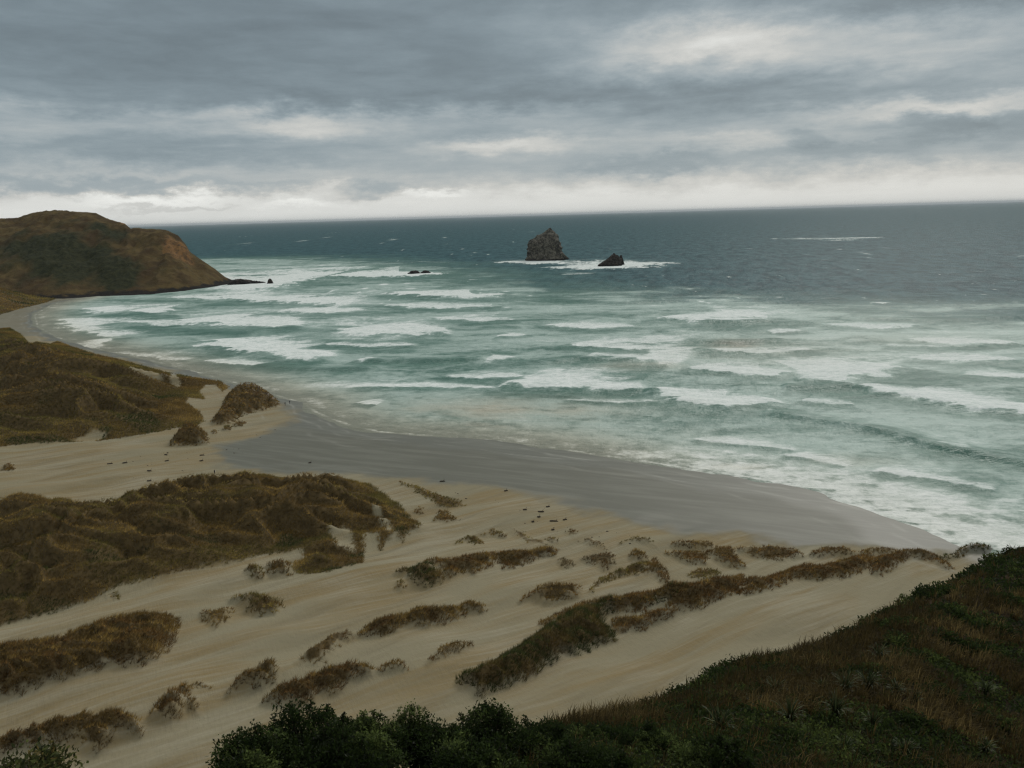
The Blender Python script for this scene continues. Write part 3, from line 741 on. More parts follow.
# swash lace along the waterline
lace = np.exp(-((sdd - 6) / 7) ** 2) * np.clip(.55 + .6 * fbm(sx / 18, sy / 18, 4, 14), 0, 1)
right = smooth((sx - 20) / 70)
foam = np.maximum(foam, lace * (.55 + .35 * right))
foam += np.exp(-(sdd / 26) ** 2) * right * np.clip(.5 + .8 * fbm(cu / 9, cv / 5, 4, 19), 0, 1) * 1.0
foam = np.maximum(foam, (.45 + .3 * fbm(sx / 12, sy / 12, 2, 15) + .25 * right) * np.exp(-((sdd - 1.5) / 1.6) ** 2))
# whitecaps out at sea
for _ in range(560):
    py = 226 + 84 * rng.random() ** .8
    px = -60 + 1150 * rng.random()
    horizon = 229.8 - .0278 * px
    if py < horizon + 9:
        continue
    c = np.array(at_level(px, py))
    r0 = math.hypot(*c)
    if fbm(np.array([c[0] / 140]), np.array([c[1] / 260]), 2, 951)[0] < -.3 + .2 * rng.random():
        continue
    if -shore_d(np.array([c[0]]), np.array([c[1]]))[0] < 300 and px < 500:
        continue
    wpx = (.9 + 5.0 * rng.random() ** 3.5)
    lw = wpx * r0 / FPX
    ld = (.45 + .5 * rng.random()) * r0 * r0 / CAM_H / FPX * .8
    m = (np.abs(sx - c[0]) < 3 * lw) & (np.abs(sy - c[1]) < 3 * ld + 3)
    if m.any():
        q = ((sx[m] - c[0]) / lw) ** 2 + ((sy[m] - c[1] - (sx[m] - c[0]) * .12) / ld) ** 2
        foam[m] += (.22 + .6 * rng.random() ** 1.6) * np.exp(-q)
# swell and chop
amp = smooth(sdd / 90) * (1 - smooth((sr - 2500) / 2500))
hz += amp * (.50 * fbm(cu / 60, cv / 22, 3, 101) + .22 * fbm(cu / 16, cv / 7, 3, 111))
deep = smooth((sdd + fbm(sx / 160, sy / 120, 4, 121) * 90 - 300 - 60 * smooth((200 - sx) / 400)) / 400)
deep = np.where(sx > -190, deep, deep * smooth((sy - 960 + 160 * fbm(sx / 90, sy / 160, 3, 131)) / 380))
murk = np.exp(-(sdd / 30) ** 2) * (1 - .6 * right)


def murky(px, py, rx, ry, a):
    global murk
    c = np.array(at_level(px, py))
    ax = np.array(at_level(px + rx, py)) - c
    ay = np.array(at_level(px, py - ry)) - c
    M = np.linalg.inv(np.stack([ax, ay], 1))
    X, Y = sx - c[0], sy - c[1]
    q = (M[0, 0] * X + M[0, 1] * Y) ** 2 + (M[1, 0] * X + M[1, 1] * Y) ** 2
    murk = np.maximum(murk, a * np.exp(-np.minimum(q, 40)) * np.clip(.9 + .6 * swirl, .2, 1.3))


for q in [(500, 410, 130, 13, .75), (450, 428, 110, 9, .8), (735, 345, 30, 6, .8), (640, 366, 40, 4, .7), (730, 467, 45, 6, .9),
          (760, 350, 110, 14, .3), (270, 390, 40, 7, .4), (620, 440, 120, 14, .35), (900, 340, 80, 6, .2), (830, 462, 80, 10, .3)]:
    murky(*q)
mt, n = material('sea_water')
pos = n.n('ShaderNodeNewGeometry').outputs['Position']
p3 = n.xyz(pos)
dist = n.m('SQRT', n.add(n.mul(p3[0], p3[0]), n.mul(p3[1], p3[1])))
w1 = n.noise(n.stretched(CA, .035, .11), 1.0, 5, .6, .3)
w2 = n.noise(n.stretched(CA, .20, .34), 1.0, 6, .68, .4)
wfar = n.add(n.mul(n.noise(n.stretched(CA, .045, .016), 1.0, 4, .65, .3), .55), n.mul(n.noise(n.stretched(CA - .2, .11, .05), 1.0, 4, .7, .3), .45))
dp, mk = n.attr('deep'), n.attr('murk')
green = n.mix(n.ramp(w1, .35, .7), (.062, .155, .120), (.105, .215, .170))
blue = n.mix(n.ramp(wfar, .38, .60), (.009, .050, .060), (.052, .128, .142))  # light and dark of the chop painted into the deep water colour
wc = n.mix(dp, green, blue)
wc = n.mix(n.mul(mk, .8), wc, (.27, .25, .19))
fm = n.attr('foam')
ml = n.attr('milk')
brk = n.add(n.mul(n.sub(w2, .5), 1.0), n.add(n.mul(n.sub(n.noise(n.stretched(CA, .7, .9), 1.0, 4, .7), .5), .6), n.mul(n.sub(n.noise(n.stretched(CA, .055, .09), 1.0, 7, .7, .8), .5), .6)))
fk = n.ramp(n.add(n.add(fm, n.mul(ml, .44)), n.mul(brk, .85)), .38, .84)
lacy = n.add(n.mul(n.noise(n.stretched(CA, .32, .42), 1.0, 6, .72, .7), .6), n.mul(n.noise(n.stretched(CA, .09, .14), 1.0, 5, .7, .5), .4))
fk = n.mul(fk, n.ramp(lacy, .40, .56, .50, 1.0))
thin = n.ramp(n.add(n.add(ml, n.mul(fm, .6)), n.mul(brk, .6)), .04, .82, 0, .92)
fcol = n.mix(n.mul(mk, .5), (.88, .91, .88), (.78, .73, .58))
wc = n.mix(thin, wc, n.mix(mk, (.44, .555, .50), (.52, .49, .38)))
wc = n.mix(fk, wc, fcol)
hg = n.add(n.add(n.mul(wfar, 3.0), n.mul(w1, 2.2)), n.add(n.mul(w2, .8), n.mul(n.noise(n.stretched(CA, .6, 1.3), 1.0, 4, .65), .22)))
bmp = n.bump(hg, .75, 1.0)
df = n.n('ShaderNodeBsdfDiffuse')
n.lk(wc, df.inputs['Color'])
n.lk(bmp, df.inputs['Normal'])
gs = n.n('ShaderNodeBsdfGlossy')
gs.inputs['Roughness'].default_value = .30
n.lk(bmp, gs.inputs['Normal'])
fr = n.n('ShaderNodeFresnel')
fr.inputs['IOR'].default_value = 1.33
n.lk(bmp, fr.inputs['Normal'])
# a wind-roughened sea never mirrors fully: the glancing reflection is capped by the wave slopes
refl = n.mul(n.m('MINIMUM', n.mul(fr.outputs[0], .55), n.ramp(dp, 0, 1, .14, .07)), n.ramp(fk, 0, 1, 1.0, .1))
ms = n.n('ShaderNodeMixShader')
n.lk(refl, ms.inputs[0])
n.lk(df.outputs[0], ms.inputs[1])
n.lk(gs.outputs[0], ms.inputs[2])
n.lk(ms.outputs[0], n.n('ShaderNodeOutputMaterial').inputs[0])
me = mesh_np('sea', np.stack([sx, sy, hz * smooth(sdd / 12) + .03 + .14 * np.exp(-(sdd / 22) ** 2) * fbm(sx / 28, sy / 28, 4, 17)], -1), grid_quads(*sx.shape), mt,
             {'foam': foam.ravel(), 'milk': milk.ravel(), 'deep': deep.ravel(), 'murk': np.clip(murk, 0, 1).ravel()}, True, True)
link('sea', me, kind='structure')

# ------------------------------------------------------------------ headland
crest = [(-200, 216), (-60, 217), (0, 219), (18, 218), (35, 213), (60, 211), (95, 213), (110, 220), (125, 224), (131, 229), (150, 229),
         (165, 230), (178, 236), (186, 245), (190, 252), (200, 259), (215, 269), (225, 277), (236, 282), (250, 283)]
basel = [(-200, 308), (-60, 304), (0, 302), (50, 300), (86, 297), (120, 296), (150, 294), (180, 291), (205, 288), (222, 285), (236, 283), (250, 283)]
pxs = np.linspace(-200, 247, 520)
cy = np.interp(pxs, [c[0] for c in crest], [c[1] for c in crest])
by = np.interp(pxs, [c[0] for c in basel], [c[1] for c in basel])
bx_, by_ = at_level(pxs, by)
rb = np.hypot(bx_, by_)
ca, cb, cc = rays(pxs, cy)
slope = cc / np.hypot(ca, cb)
wid = np.interp(pxs, [-200, 0, 60, 110, 150, 185, 200, 225, 247], [560, 520, 470, 400, 280, 200, 130, 50, 15])
wid = np.convolve(np.pad(wid, 20, 'edge'), np.ones(41) / 41, 'valid')
rc = rb + wid
zc = CAM_H + slope * rc
tt = np.concatenate([np.linspace(-.06, 1, 170), np.linspace(1, 2.2, 50)[1:]])
TT, PX = np.meshgrid(tt, pxs, indexing='ij')
RB, WID, ZC = [np.broadcast_to(a, TT.shape) for a in (rb, wid, zc)]
RR = RB + TT * WID
az_ = np.arctan2(ca, cb)
hx, hy = RR * np.sin(az_)[None, :], RR * np.cos(az_)[None, :]
tc = np.clip(TT, 0, 1)
sh = .62 * (1 - (1 - tc) ** 1.9) + .38 * smooth(tc)
cliff = np.interp(PX, [100, 165, 190, 240], [0, .30, .42, .2])
sh = sh * (1 - cliff) + cliff * np.where(tc < .5, 1.0 * tc, .5 + .5 * smooth((tc - .5) / .18))
hzz = ZC * sh
hzz = np.where(TT > 1, ZC * (1 - smooth((TT - 1) / 1.2) * 1.15), hzz)
hzz = np.where(TT < 0, TT * 60, hzz)
amp = np.clip(tc * 4, 0, 1) * np.clip((1 - tc) * 5, .06, 1) * np.clip(ZC / 60, .05, 1)
hzz += amp * (fbm(hx / 70, hy / 110, 4, 201) * 7 + (1 - 2 * np.abs(fbm(hx / 28, hy / 60, 3, 207))) * 4.0)
hzz += np.clip(ZC / 60, .05, 1) * fbm(hx / 9, hy / 9, 2, 213) * .7
# plants of the headland, mapped by where they grow
gscr = np.exp(-(((PX - 60) / 75) ** 2 + ((TT - (.30 - (PX - 60) * .0012)) / .22) ** 2)) + .9 * np.exp(-(((PX - 112) / 14) ** 2 + ((TT - .14) / .07) ** 2)) \
    + .7 * np.exp(-(((PX - 100) / 35) ** 2 + ((TT - .62) / .10) ** 2))
gscr = np.clip(gscr * 1.2 + fbm(hx / 35, hy / 70, 4, 221) * .5, 0, 1)
rockm = np.exp(-(((PX - 176) / 16) ** 2 + ((TT - .58) / .14) ** 2)) + .8 * np.exp(-(((PX - 124) / 6) ** 2 + ((TT - .94) / .05) ** 2))
rockm = np.clip(rockm * 1.3 + fbm(hx / 16, hy / 40, 3, 231) * .35 * (rockm > .2), 0, 1)
shorer = smooth((5.5 + fbm(hx / 12, hy / 12, 3, 241) * 3 - hzz) / 2.5)
mt, n = material('headland_turf')
pos = n.n('ShaderNodeNewGeometry').outputs['Position']
t1, t2 = n.noise(pos, .03, 6, .65), n.noise(pos, .16, 5, .65)
turf = n.mix(n.ramp(t1, .38, .62), (.066, .042, .019), (.128, .090, .036))
turf = n.mix(n.ramp(t2, .5, .72, 0, .7), turf, (.060, .055, .026))
turf = n.mix(n.ramp(n.attr('scrub'), .25, .8), turf, n.mix(n.ramp(t2, .35, .65), (.022, .027, .013), (.046, .046, .021)))
turf = n.mix(n.ramp(n.attr('rock'), .25, .75, 0, .85), turf, n.mix(n.ramp(t2, .4, .65), (.27, .140, .054), (.11, .070, .038)))
turf = n.mix(n.attr('shorerock'), turf, (.022, .020, .018))
n.principled(turf, .95, .1, 1.4, n.bump(n.add(n.mul(t2, 3.0), n.mul(n.noise(pos, .6, 4, .7), 1.2)), .8, 1.0))
me = mesh_np('headland', np.stack([hx, hy, hzz], -1), grid_quads(*hx.shape), mt,
             {'scrub': gscr.ravel(), 'rock': rockm.ravel(), 'shorerock': shorer.ravel()}, True, True)
link('headland', me, kind='structure')

# ------------------------------------------------------------------ sea air
hm = bpy.data.materials.new('sea_air')
hm.use_nodes = True
hm.node_tree.nodes.clear()
pv = hm.node_tree.nodes.new('ShaderNodeVolumePrincipled')
pv.inputs['Color'].default_value = (.86, .93, .97, 1)
pv.inputs['Density'].default_value = 1.8e-5
hm.node_tree.links.new(pv.outputs[0], hm.node_tree.nodes.new('ShaderNodeOutputMaterial').inputs['Volume'])
HX, HB, HT = 130000., -640., 190.
hv = np.array([[x_, y_, z_] for z_ in (HB, HT) for y_ in (-HX, HX) for x_ in (-HX, HX)])
link('haze', mesh_np('haze', hv, [[0, 2, 3, 1], [4, 5, 7, 6], [0, 1, 5, 4], [2, 6, 7, 3], [0, 4, 6, 2], [1, 3, 7, 5]], hm, None, False, True), kind='stuff')

# ------------------------------------------------------------------ rocks in the sea
def rock_mat(name, ca_, cb_, guano_relief=0.0):
    mt, n = material(name)
    geo = n.n('ShaderNodeNewGeometry')
    pos = geo.outputs['Position']
    a = n.noise(pos, .09, 7, .72, .8)
    b = n.noise(pos, .3, 6, .75)
    c = n.mix(n.ramp(a, .45, .57), ca_, cb_)  # sharp light and dark tones paint relief onto the evenly shaded rock
    c = n.mix(n.ramp(b, .45, .6, 0, .8), c, (.022, .020, .017))
    if guano_relief:
        c = n.mix(n.mul(n.ramp(n.noise(pos, .07, 5, .7, 1.0), .54, .68), guano_relief), c, (.22, .20, .15))  # pale guano patches, also standing in for lit relief
    z = n.xyz(pos)[2]
    c = n.mix(n.ramp(n.add(z, n.mul(n.sub(a, .5), 6)), 4.5, 1.5), c, (.016, .015, .014))
    n.principled(c, .85, .2, 1.45, n.bump(n.add(n.mul(a, 5), n.mul(b, 2)), 1.0, 1.0))
    return mt


stack_mat = rock_mat('stack_rock', (.090, .080, .064), (.21, .19, .15), .9)
reef_mat = rock_mat('reef_rock', (.045, .038, .032), (.07, .055, .045))


def rock(name, px, py, prof, mat, label, depth=.8, rough=.16, seed=0, cat='sea rock'):
    """prof: (height px above the waterline, left px, right px)"""
    x0, y0 = map(float, at_level(px, py))
    k = math.hypot(x0, y0, CAM_H) / FPX
    pr = np.array(prof, float) * k
    nz, na = 56, 84
    hs = np.linspace(pr[0, 0], pr[-1, 0], nz)
    l, r = np.interp(hs, pr[:, 0], pr[:, 1]), np.interp(hs, pr[:, 0], pr[:, 2])
    rr = np.array([math.sin(-math.atan2(x0, y0)), math.cos(math.atan2(x0, y0))])
    ux, uy = math.cos(math.atan2(x0, y0)), -math.sin(math.atan2(x0, y0))
    V = []
    W = (pr[:, 2] - pr[:, 1]).max() / 2
    for i, h in enumerate(hs):
        c, q = (l[i] + r[i]) / 2, (r[i] - l[i]) / 2
        for j in range(na):
            a = 2 * math.pi * j / na
            e = .66
            ca_, sa_ = math.copysign(abs(math.cos(a)) ** e, math.cos(a)), math.copysign(abs(math.sin(a)) ** e, math.sin(a))
            u, v = c + q * ca_, q * depth * sa_ + W * .05
            p = Vector((u / W * 1.4 + seed, v / W * 1.4, h / W * 1.4))
            nn = mnoise.fractal(p * 1.5, 1.0, 2.0, 4) * .5 + (.35 - abs(mnoise.noise(p * 2.3))) * 1.3 + mnoise.noise(p * 6) * .25
            dv_ = mnoise.voronoi(Vector((p.x * 2.2, p.y * 2.2, p.z * 1.6)))[0]
            cell = (dv_[1] - dv_[0]) * .75 - .25
            f = 1 + rough * (nn + cell)
            V.append((u * f * ux + v * f * (-uy), u * f * uy + v * f * ux, h + rough * W * .25 * mnoise.noise(p * 4 + Vector((9, 3, 1)))))
    T = []
    for i in range(nz - 1):
        for j in range(na):
            a, b = i * na + j, i * na + (j + 1) % na
            T += [(a, b, b + na), (a, b + na, a + na)]
    top = len(V)
    V.append(tuple(np.mean(np.array(V[-na:]), 0)))
    T += [((nz - 1) * na + j, (nz - 1) * na + (j + 1) % na, top) for j in range(na)]
    me = mesh_np(name, np.array(V), np.array(T), mat)
    return link(name, me, label=label, cat=cat, loc=(x0, y0, 0))


rock('sea_stack', 546, 260, [(-4, -19, 22), (1, -19, 21), (4, -18, 19), (7, -17, 15), (12, -17.5, 14.5), (17, -17.5, 13), (19, -15, 12.5), (22, -9.5, 11), (24, -8, 10.5),
                             (26.5, -2, 8.5), (29, 1, 6), (31, 3, 5)], stack_mat, 'tall pale streaked sea stack with a peaked top, larger of the two offshore', .75, .22, 3)
rock('sea_stack', 611, 266, [(-3, -13, 11), (0, -12, 10.5), (3, -9, 9.5), (6, -5, 9), (9, -1, 8), (11, 1, 5), (12.5, 2, 3)], reef_mat,
     'small dark jagged sea stack in foam right of the tall one', .7, .28, 11)
rock('reef_rock', 621, 265, [(-2, -3, 4), (3, -2.5, 2.5), (7, -1.5, 1.5), (9.5, -.8, .8)], reef_mat,
     'thin dark horn of rock against the right side of the small stack', .8, .25, 23)
rock('reef_rock', 414, 274, [(-2, -6, 7), (1, -5, 6), (2.6, -3, 4), (3.4, -1, 2)], reef_mat, 'low wave-washed reef left of the sea stacks, bigger left half', .9, .3, 31)
rock('reef_rock', 425, 273.5, [(-2, -6, 6), (1, -4, 5), (2.2, -2, 3), (3, -1, 1)], reef_mat, 'low wave-washed reef left of the sea stacks, smaller right half', .9, .3, 37)
rock('rock_shelf', 243, 284, [(-2, -14, 14), (1.5, -12, 11), (3.5, -9, 5), (4.6, -7, -1)], reef_mat, 'flat black rock shelf running out from the tip of the headland', .5, .25, 41)
rock('rock_shelf', 257, 283.5, [(-2, -9, 9), (.8, -7, 7), (1.8, -4, 3), (2.4, -2, 1)], reef_mat, 'thin low rock ledge between the black shelf and the outermost rock', .5, .3, 47)
rock('reef_rock', 270.5, 284, [(-2, -3.5, 3.5), (1, -2.6, 2.4), (3.5, -1.8, 1.6), (5, -.8, .6)], reef_mat, 'outermost black rock in the surf off the headland', .8, .28, 53)

# ------------------------------------------------------------------ grass
PAL = {  # albedo, three tones each
    'brown': [(0.144, 0.096, 0.029), (0.090, 0.060, 0.021), (0.209, 0.141, 0.043)],
    'rust': [(0.123, 0.071, 0.024), (0.076, 0.046, 0.018), (0.173, 0.108, 0.034)],
    'olive': [(0.126, 0.100, 0.029), (0.076, 0.066, 0.021), (0.181, 0.137, 0.038)],
    'green': [(0.048, 0.054, 0.017), (0.030, 0.038, 0.013), (0.094, 0.071, 0.024)],
    'grey': [(0.108, 0.085, 0.045), (0.076, 0.060, 0.032), (0.144, 0.116, 0.061)],
    'scrub': [(.017, .027, .007), (.010, .016, .004), (.034, .045, .012)],
    'shrub': [(.015, .025, .007), (.010, .016, .004), (.046, .062, .018)],
    'dead': [(.034, .025, .009), (.022, .017, .006), (.062, .046, .018)],
}


def veg_mat(name, rough=.8, spec=.15):
    mt, n = material(name)
    c = n.attr('tint', 'Color')
    n.principled(c, rough, spec, 1.4)
    return mt


def canopy_mat(name, gloss=.03):
    """thin leaves pass light on, so a mass of them is shaded like the surface of the canopy"""
    mt, n = material(name)
    c = n.attr('tint', 'Color')
    nv = n.attr('canopy', 'Vector')
    neg = n.n('ShaderNodeVectorMath', operation='SCALE')
    n.lk(nv, neg.inputs[0])
    neg.inputs['Scale'].default_value = -1.0
    a, b = n.n('ShaderNodeBsdfDiffuse'), n.n('ShaderNodeBsdfTranslucent')
    n.lk(c, a.inputs['Color']); n.lk(c, b.inputs['Color'])
    n.lk(nv, a.inputs['Normal']); n.lk(neg.outputs[0], b.inputs['Normal'])
    ad = n.n('ShaderNodeAddShader')
    n.lk(a.outputs[0], ad.inputs[0]); n.lk(b.outputs[0], ad.inputs[1])
    gl = n.n('ShaderNodeBsdfGlossy')
    gl.inputs['Roughness'].default_value = .5
    mx = n.n('ShaderNodeMixShader')
    mx.inputs[0].default_value = gloss
    n.lk(ad.outputs[0], mx.inputs[1]); n.lk(gl.outputs[0], mx.inputs[2])
    n.lk(mx.outputs[0], n.n('ShaderNodeOutputMaterial').inputs[0])
    return mt


def slope_normals(fn, x, y, gain=1.5, jit=.25, e=.8):
    h0 = fn(x, y)
    gx1, gy1 = (fn(x + e, y) - h0) / e, (fn(x, y + e) - h0) / e
    nn = np.stack([-gx1 * gain, -gy1 * gain, np.ones(len(x))], -1)
    nn /= np.linalg.norm(nn, axis=1)[:, None]
    nn += rng.normal(0, jit, nn.shape)
    return h0, nn / np.linalg.norm(nn, axis=1)[:, None]


PAL = {k: [tuple(q * (1. if k in ('brown', 'olive') else 1.) for q in c) for c in v] for k, v in PAL.items()}
grass_mat = canopy_mat('marram_grass', .005)
leaf_mat = canopy_mat('leaf', .010)


def blades(x, y, z, hgt, width, nb, col, nrm, lean=(.25, 1.0), wind=(.35, .22), bent=False):
    """tufts: arrays of base positions -> vertices, triangles, colours"""
    N = len(x)
    M = N * nb
    ix = np.repeat(np.arange(N), nb)
    a = rng.random(M) * 2 * math.pi
    le = lean[0] + (lean[1] - lean[0]) * rng.random(M)
    h = hgt[ix] * (.6 + .55 * rng.random(M))
    ox, oy = np.cos(a), np.sin(a)
    rb_ = hgt[ix] * .28 * np.sqrt(rng.random(M))
    bx, by, bz = x[ix] + ox * rb_, y[ix] + oy * rb_, z[ix] - .06
    dx, dy = ox * np.sin(le) + wind[0], oy * np.sin(le) + wind[1]
    tx, ty, tz = bx + dx * h, by + dy * h, bz + np.cos(le) * h
    # flat side turned at random, more or less across the lean
    pa = a + math.pi / 2 + (rng.random(M) - .5) * 1.6
    wx, wy = np.cos(pa) * width[ix] * .5, np.sin(pa) * width[ix] * .5
    c = col[ix] * (.55 + .9 * rng.random(M))[:, None]
    # each blade keeps a little of its own direction
    own = np.stack([dx, dy, np.cos(le) * .6 + .3], -1)
    cn = nrm[ix] + .30 * own
    cn /= np.linalg.norm(cn, axis=1)[:, None]
    if not bent:
        V = np.stack([np.stack([bx - wx, by - wy, bz], -1), np.stack([bx + wx, by + wy, bz], -1), np.stack([tx, ty, tz], -1)], 1)
        T = np.arange(M * 3).reshape(M, 3)
        return V.reshape(-1, 3), T, np.repeat(c, 3, 0), np.repeat(cn, 3, 0)
    mxx, myy, mz = bx + dx * h * .42, by + dy * h * .42, bz + np.cos(le * .7) * h * .66
    ty2 = tz - np.sin(le) * h * .22
    V = np.stack([np.stack([bx - wx, by - wy, bz], -1), np.stack([bx + wx, by + wy, bz], -1),
                  np.stack([mxx - wx * .8, myy - wy * .8, mz], -1), np.stack([mxx + wx * .8, myy + wy * .8, mz], -1),
                  np.stack([tx, ty, ty2], -1)], 1)
    o = np.arange(M)[:, None] * 5
    T = np.concatenate([o + [0, 1, 3], o + [0, 3, 2], o + [2, 3, 4]], 0)
    return V.reshape(-1, 3), T, np.repeat(c, 5, 0), np.repeat(cn, 5, 0)


def tones(pal, x, y, scale=6., seed=0):
    p = np.array(PAL[pal])
    q = fbm(x / scale, y / scale, 3, 300 + seed)
    r = rng.random(len(x))
    a = np.clip(.5 + q * .9 + (r - .5) * .5, 0, 1)[:, None]
    c = p[1] * (1 - a) + p[0] * a
    k = smooth((q * .8 + r * .5 - .36) / .3)[:, None]
    return c * (1 - k) + p[2] * k


def scatter(fp, dens, holes=(), edge=.0, ragged=.7):
    a = np.array(fp)
    lo, hi = a.min(0) - 1, a.max(0) + 1
    st = 1 / math.sqrt(dens)
    xs, ys = np.meshgrid(np.arange(lo[0], hi[0], st), np.arange(lo[1], hi[1], st))
    xs, ys = xs.ravel() + (rng.random(xs.size) - .5) * st * 1.3, ys.ravel() + (rng.random(ys.size) - .5) * st * 1.3
    s = poly_sd(fp, xs, ys)
    for h in holes:
        s = np.minimum(s, -poly_sd(h, xs, ys))
    m = s > edge + ragged * (fbm(xs / 1.8, ys / 1.8, 3, 401) + .3 * rng.random(len(xs)))
    return xs[m], ys[m]


for (name, label, poly, gh, mh, dens, tone), fp in zip(CL, CFP):
    c = np.array(fp).mean(0)
    TONE2 = {'green': 'rust', 'rust': 'brown', 'brown': 'rust', 'olive': 'brown', 'grey': 'rust'}[tone]
    r0 = float(np.hypot(*c))
    k = r0 / 130.
    x, y = scatter(fp, 5.0 * dens / max(.6, k) ** 1.15, (), -.35, 1.0)
    if dens < .95:
        keep = fbm(x / 1.6, y / 1.6, 2, 777) > (.55 - dens) * 1.2 - .25
        x, y = x[keep], y[keep]
    if len(x) < 4:
        x, y = c[0] + rng.normal(0, .5, 6), c[1] + rng.normal(0, .5, 6)
    z, nr = slope_normals(ground_h, x, y, 1.8, .22, .6)
    kk = smooth((fbm(x / 5, y / 4, 3, 911) - .05) / .2)[:, None]
    mixed = .96 * (tones(tone, x, y, 5., len(name)) * (1 - kk) + tones(TONE2, x, y, 5., 3) * kk)
    if tone == 'green':
        mixed = tones('green', x, y, 5., 2) * (1 - .45 * kk) + tones('rust', x, y, 5., 3) * .45 * kk
    hg_ = gh * (.75 + .5 * rng.random(len(x)))
    V, T, C, N_ = blades(x, y, z, hg_, np.full(len(x), .085 * max(.8, k ** .75)), 9, mixed, nr, (.2, 1.1), (.25, .16))
    if len(x) < 260:      # thin, barely seen ribbons added to join separate tufts into one connected piece
        pt = np.stack([x, y, z + .04], -1)
        done, rest = [0], list(range(1, len(x)))
        RV, RT = [], []
        while rest:
            dm = np.linalg.norm(pt[done][:, None, :2] - pt[rest][None, :, :2], axis=2)
            i_, j_ = np.unravel_index(np.argmin(dm), dm.shape)
            a_, b_ = pt[done[i_]], pt[rest[j_]]
            w_ = np.array([-(b_ - a_)[1], (b_ - a_)[0], 0]) / (dm[i_, j_] + 1e-9) * .02
            k_ = len(RV)
            RV += [a_ - w_, a_ + w_, b_ + w_, b_ - w_]
            RT += [(k_, k_ + 1, k_ + 2), (k_, k_ + 2, k_ + 3)]
            done.append(rest.pop(j_))
        if RV:
            T = np.concatenate([T, np.array(RT) + len(V)])
            V = np.concatenate([V, np.array(RV)])
            C = np.concatenate([C, np.tile([.10, .07, .03], (len(RV), 1))])
            N_ = np.concatenate([N_, np.tile([0., 0., 1.], (len(RV), 1))])
    o = np.array([c[0], c[1], float(ground_h(np.array([c[0]]), np.array([c[1]]))[0])])
    link(name, mesh_np(name, V - o, T, grass_mat, {'tint': C, 'canopy': N_}), label=label, cat='grass', loc=o,
         group='clumps of dune grass on the sand')


def dune_cover(name, label, fp, holes, dens, gh, wdt, nb, mixer, step=0):
    x, y = scatter(fp, dens, holes, .0, .8)
    x = x.copy()
    z, nr = slope_normals(ground_h, x, y, 1.7, .18, gh)
    c = mixer(x, y)
    V, T, C, N_ = blades(x, y, z, gh * (.7 + .6 * rng.random(len(x))), np.full(len(x), wdt), nb, c, nr, (.2, 1.1), (.25, .16))
    link(name, mesh_np(name, V, T, grass_mat, {'tint': C, 'canopy': N_}), label=label, cat='grass', kind='stuff')


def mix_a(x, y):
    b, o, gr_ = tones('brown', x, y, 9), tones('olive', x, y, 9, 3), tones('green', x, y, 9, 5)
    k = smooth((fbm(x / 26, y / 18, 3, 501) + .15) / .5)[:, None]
    q = smooth((fbm(x / 14, y / 8, 3, 511) + .45 * smooth((-62 - x) / 40) * smooth((205 - y) / 30) + .5 * (.45 - ridge(x, y, 22.)) - .38) / .3)[:, None]  # greener hollows, tawnier crests: relief shading also put into the grass colour
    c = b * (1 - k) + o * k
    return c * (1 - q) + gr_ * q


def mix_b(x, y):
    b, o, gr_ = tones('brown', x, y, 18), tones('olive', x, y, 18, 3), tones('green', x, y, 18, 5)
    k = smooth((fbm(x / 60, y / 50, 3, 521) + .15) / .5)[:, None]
    q = smooth((fbm(x / 30, y / 18, 3, 531) + .5 * (.45 - ridge(x, y, 48.)) - .38) / .3)[:, None]  # as on the near dune, hollows greener and darker to paint in relief
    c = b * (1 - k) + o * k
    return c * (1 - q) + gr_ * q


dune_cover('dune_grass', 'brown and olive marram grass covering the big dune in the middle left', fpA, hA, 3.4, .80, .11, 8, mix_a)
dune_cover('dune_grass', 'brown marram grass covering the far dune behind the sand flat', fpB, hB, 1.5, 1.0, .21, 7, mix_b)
dune_cover('dune_grass', 'tawny grass covering the low spur at the foot of the headland', fpS, [], .25, 1.6, .5, 6, mix_b)

# ------------------------------------------------------------------ near hillside
EDGE = [(-200, 830, 24), (100, 812, 24), (220, 800, 24), (400, 783, 25), (500, 752, 28), (560, 728, 34), (620, 711, 41), (680, 693, 49), (720, 672, 55),
        (790, 651, 66), (850, 628, 78), (900, 603, 92), (940, 585, 104), (985, 558, 125), (1024, 548, 135), (1100, 525, 150), (1300, 480, 170)]
ea, eb, ec = rays([e[0] for e in EDGE], [e[1] + 6 for e in EDGE])
E_AZ, E_T, E_R = np.arctan2(ea, eb), -ec / np.hypot(ea, eb), np.array([e[2] for e in EDGE], float)


def hill_h(x, y):
    r = np.hypot(x, y) + 1e-6
    a = np.arctan2(x, y)
    tE, re = np.interp(a, E_AZ, E_T), np.interp(a, E_AZ, E_R)
    A = np.maximum(.86, tE + .03)
    q = np.clip((re - r) / (re - 17), 0, 1)
    rat = tE + (A - tE) * q ** 2.0
    rat = rat + .9 * np.clip(r / re - 1, 0, None) ** 1.15
    drop = rat * r
    drop = np.maximum(drop, 1.75)
    wob = np.clip((r - 15) / 25, 0, 1)
    behind = smooth((np.abs(a) - 1.75) / .7)
    drop = drop * (1 - behind) + behind * (1.75 - .25 * r)
    return CAM_H - drop + wob * (fbm(x / 11, y / 11, 3, 601) * .45 + fbm(x / 3.2, y / 3.2, 2, 607) * .22)


def on_hill(px, py):
    a, b, c = rays(px, py)
    t = np.linspace(8, 220, 4000)
    zz = CAM_H + c * t - hill_h(a * t, b * t)
    i = np.argmax(zz < 0)
    if not (zz < 0).any():
        i = int(np.argmin(zz))
    return float(a * t[i]), float(b * t[i]), float(hill_h(np.array([a * t[i]]), np.array([b * t[i]]))[0])


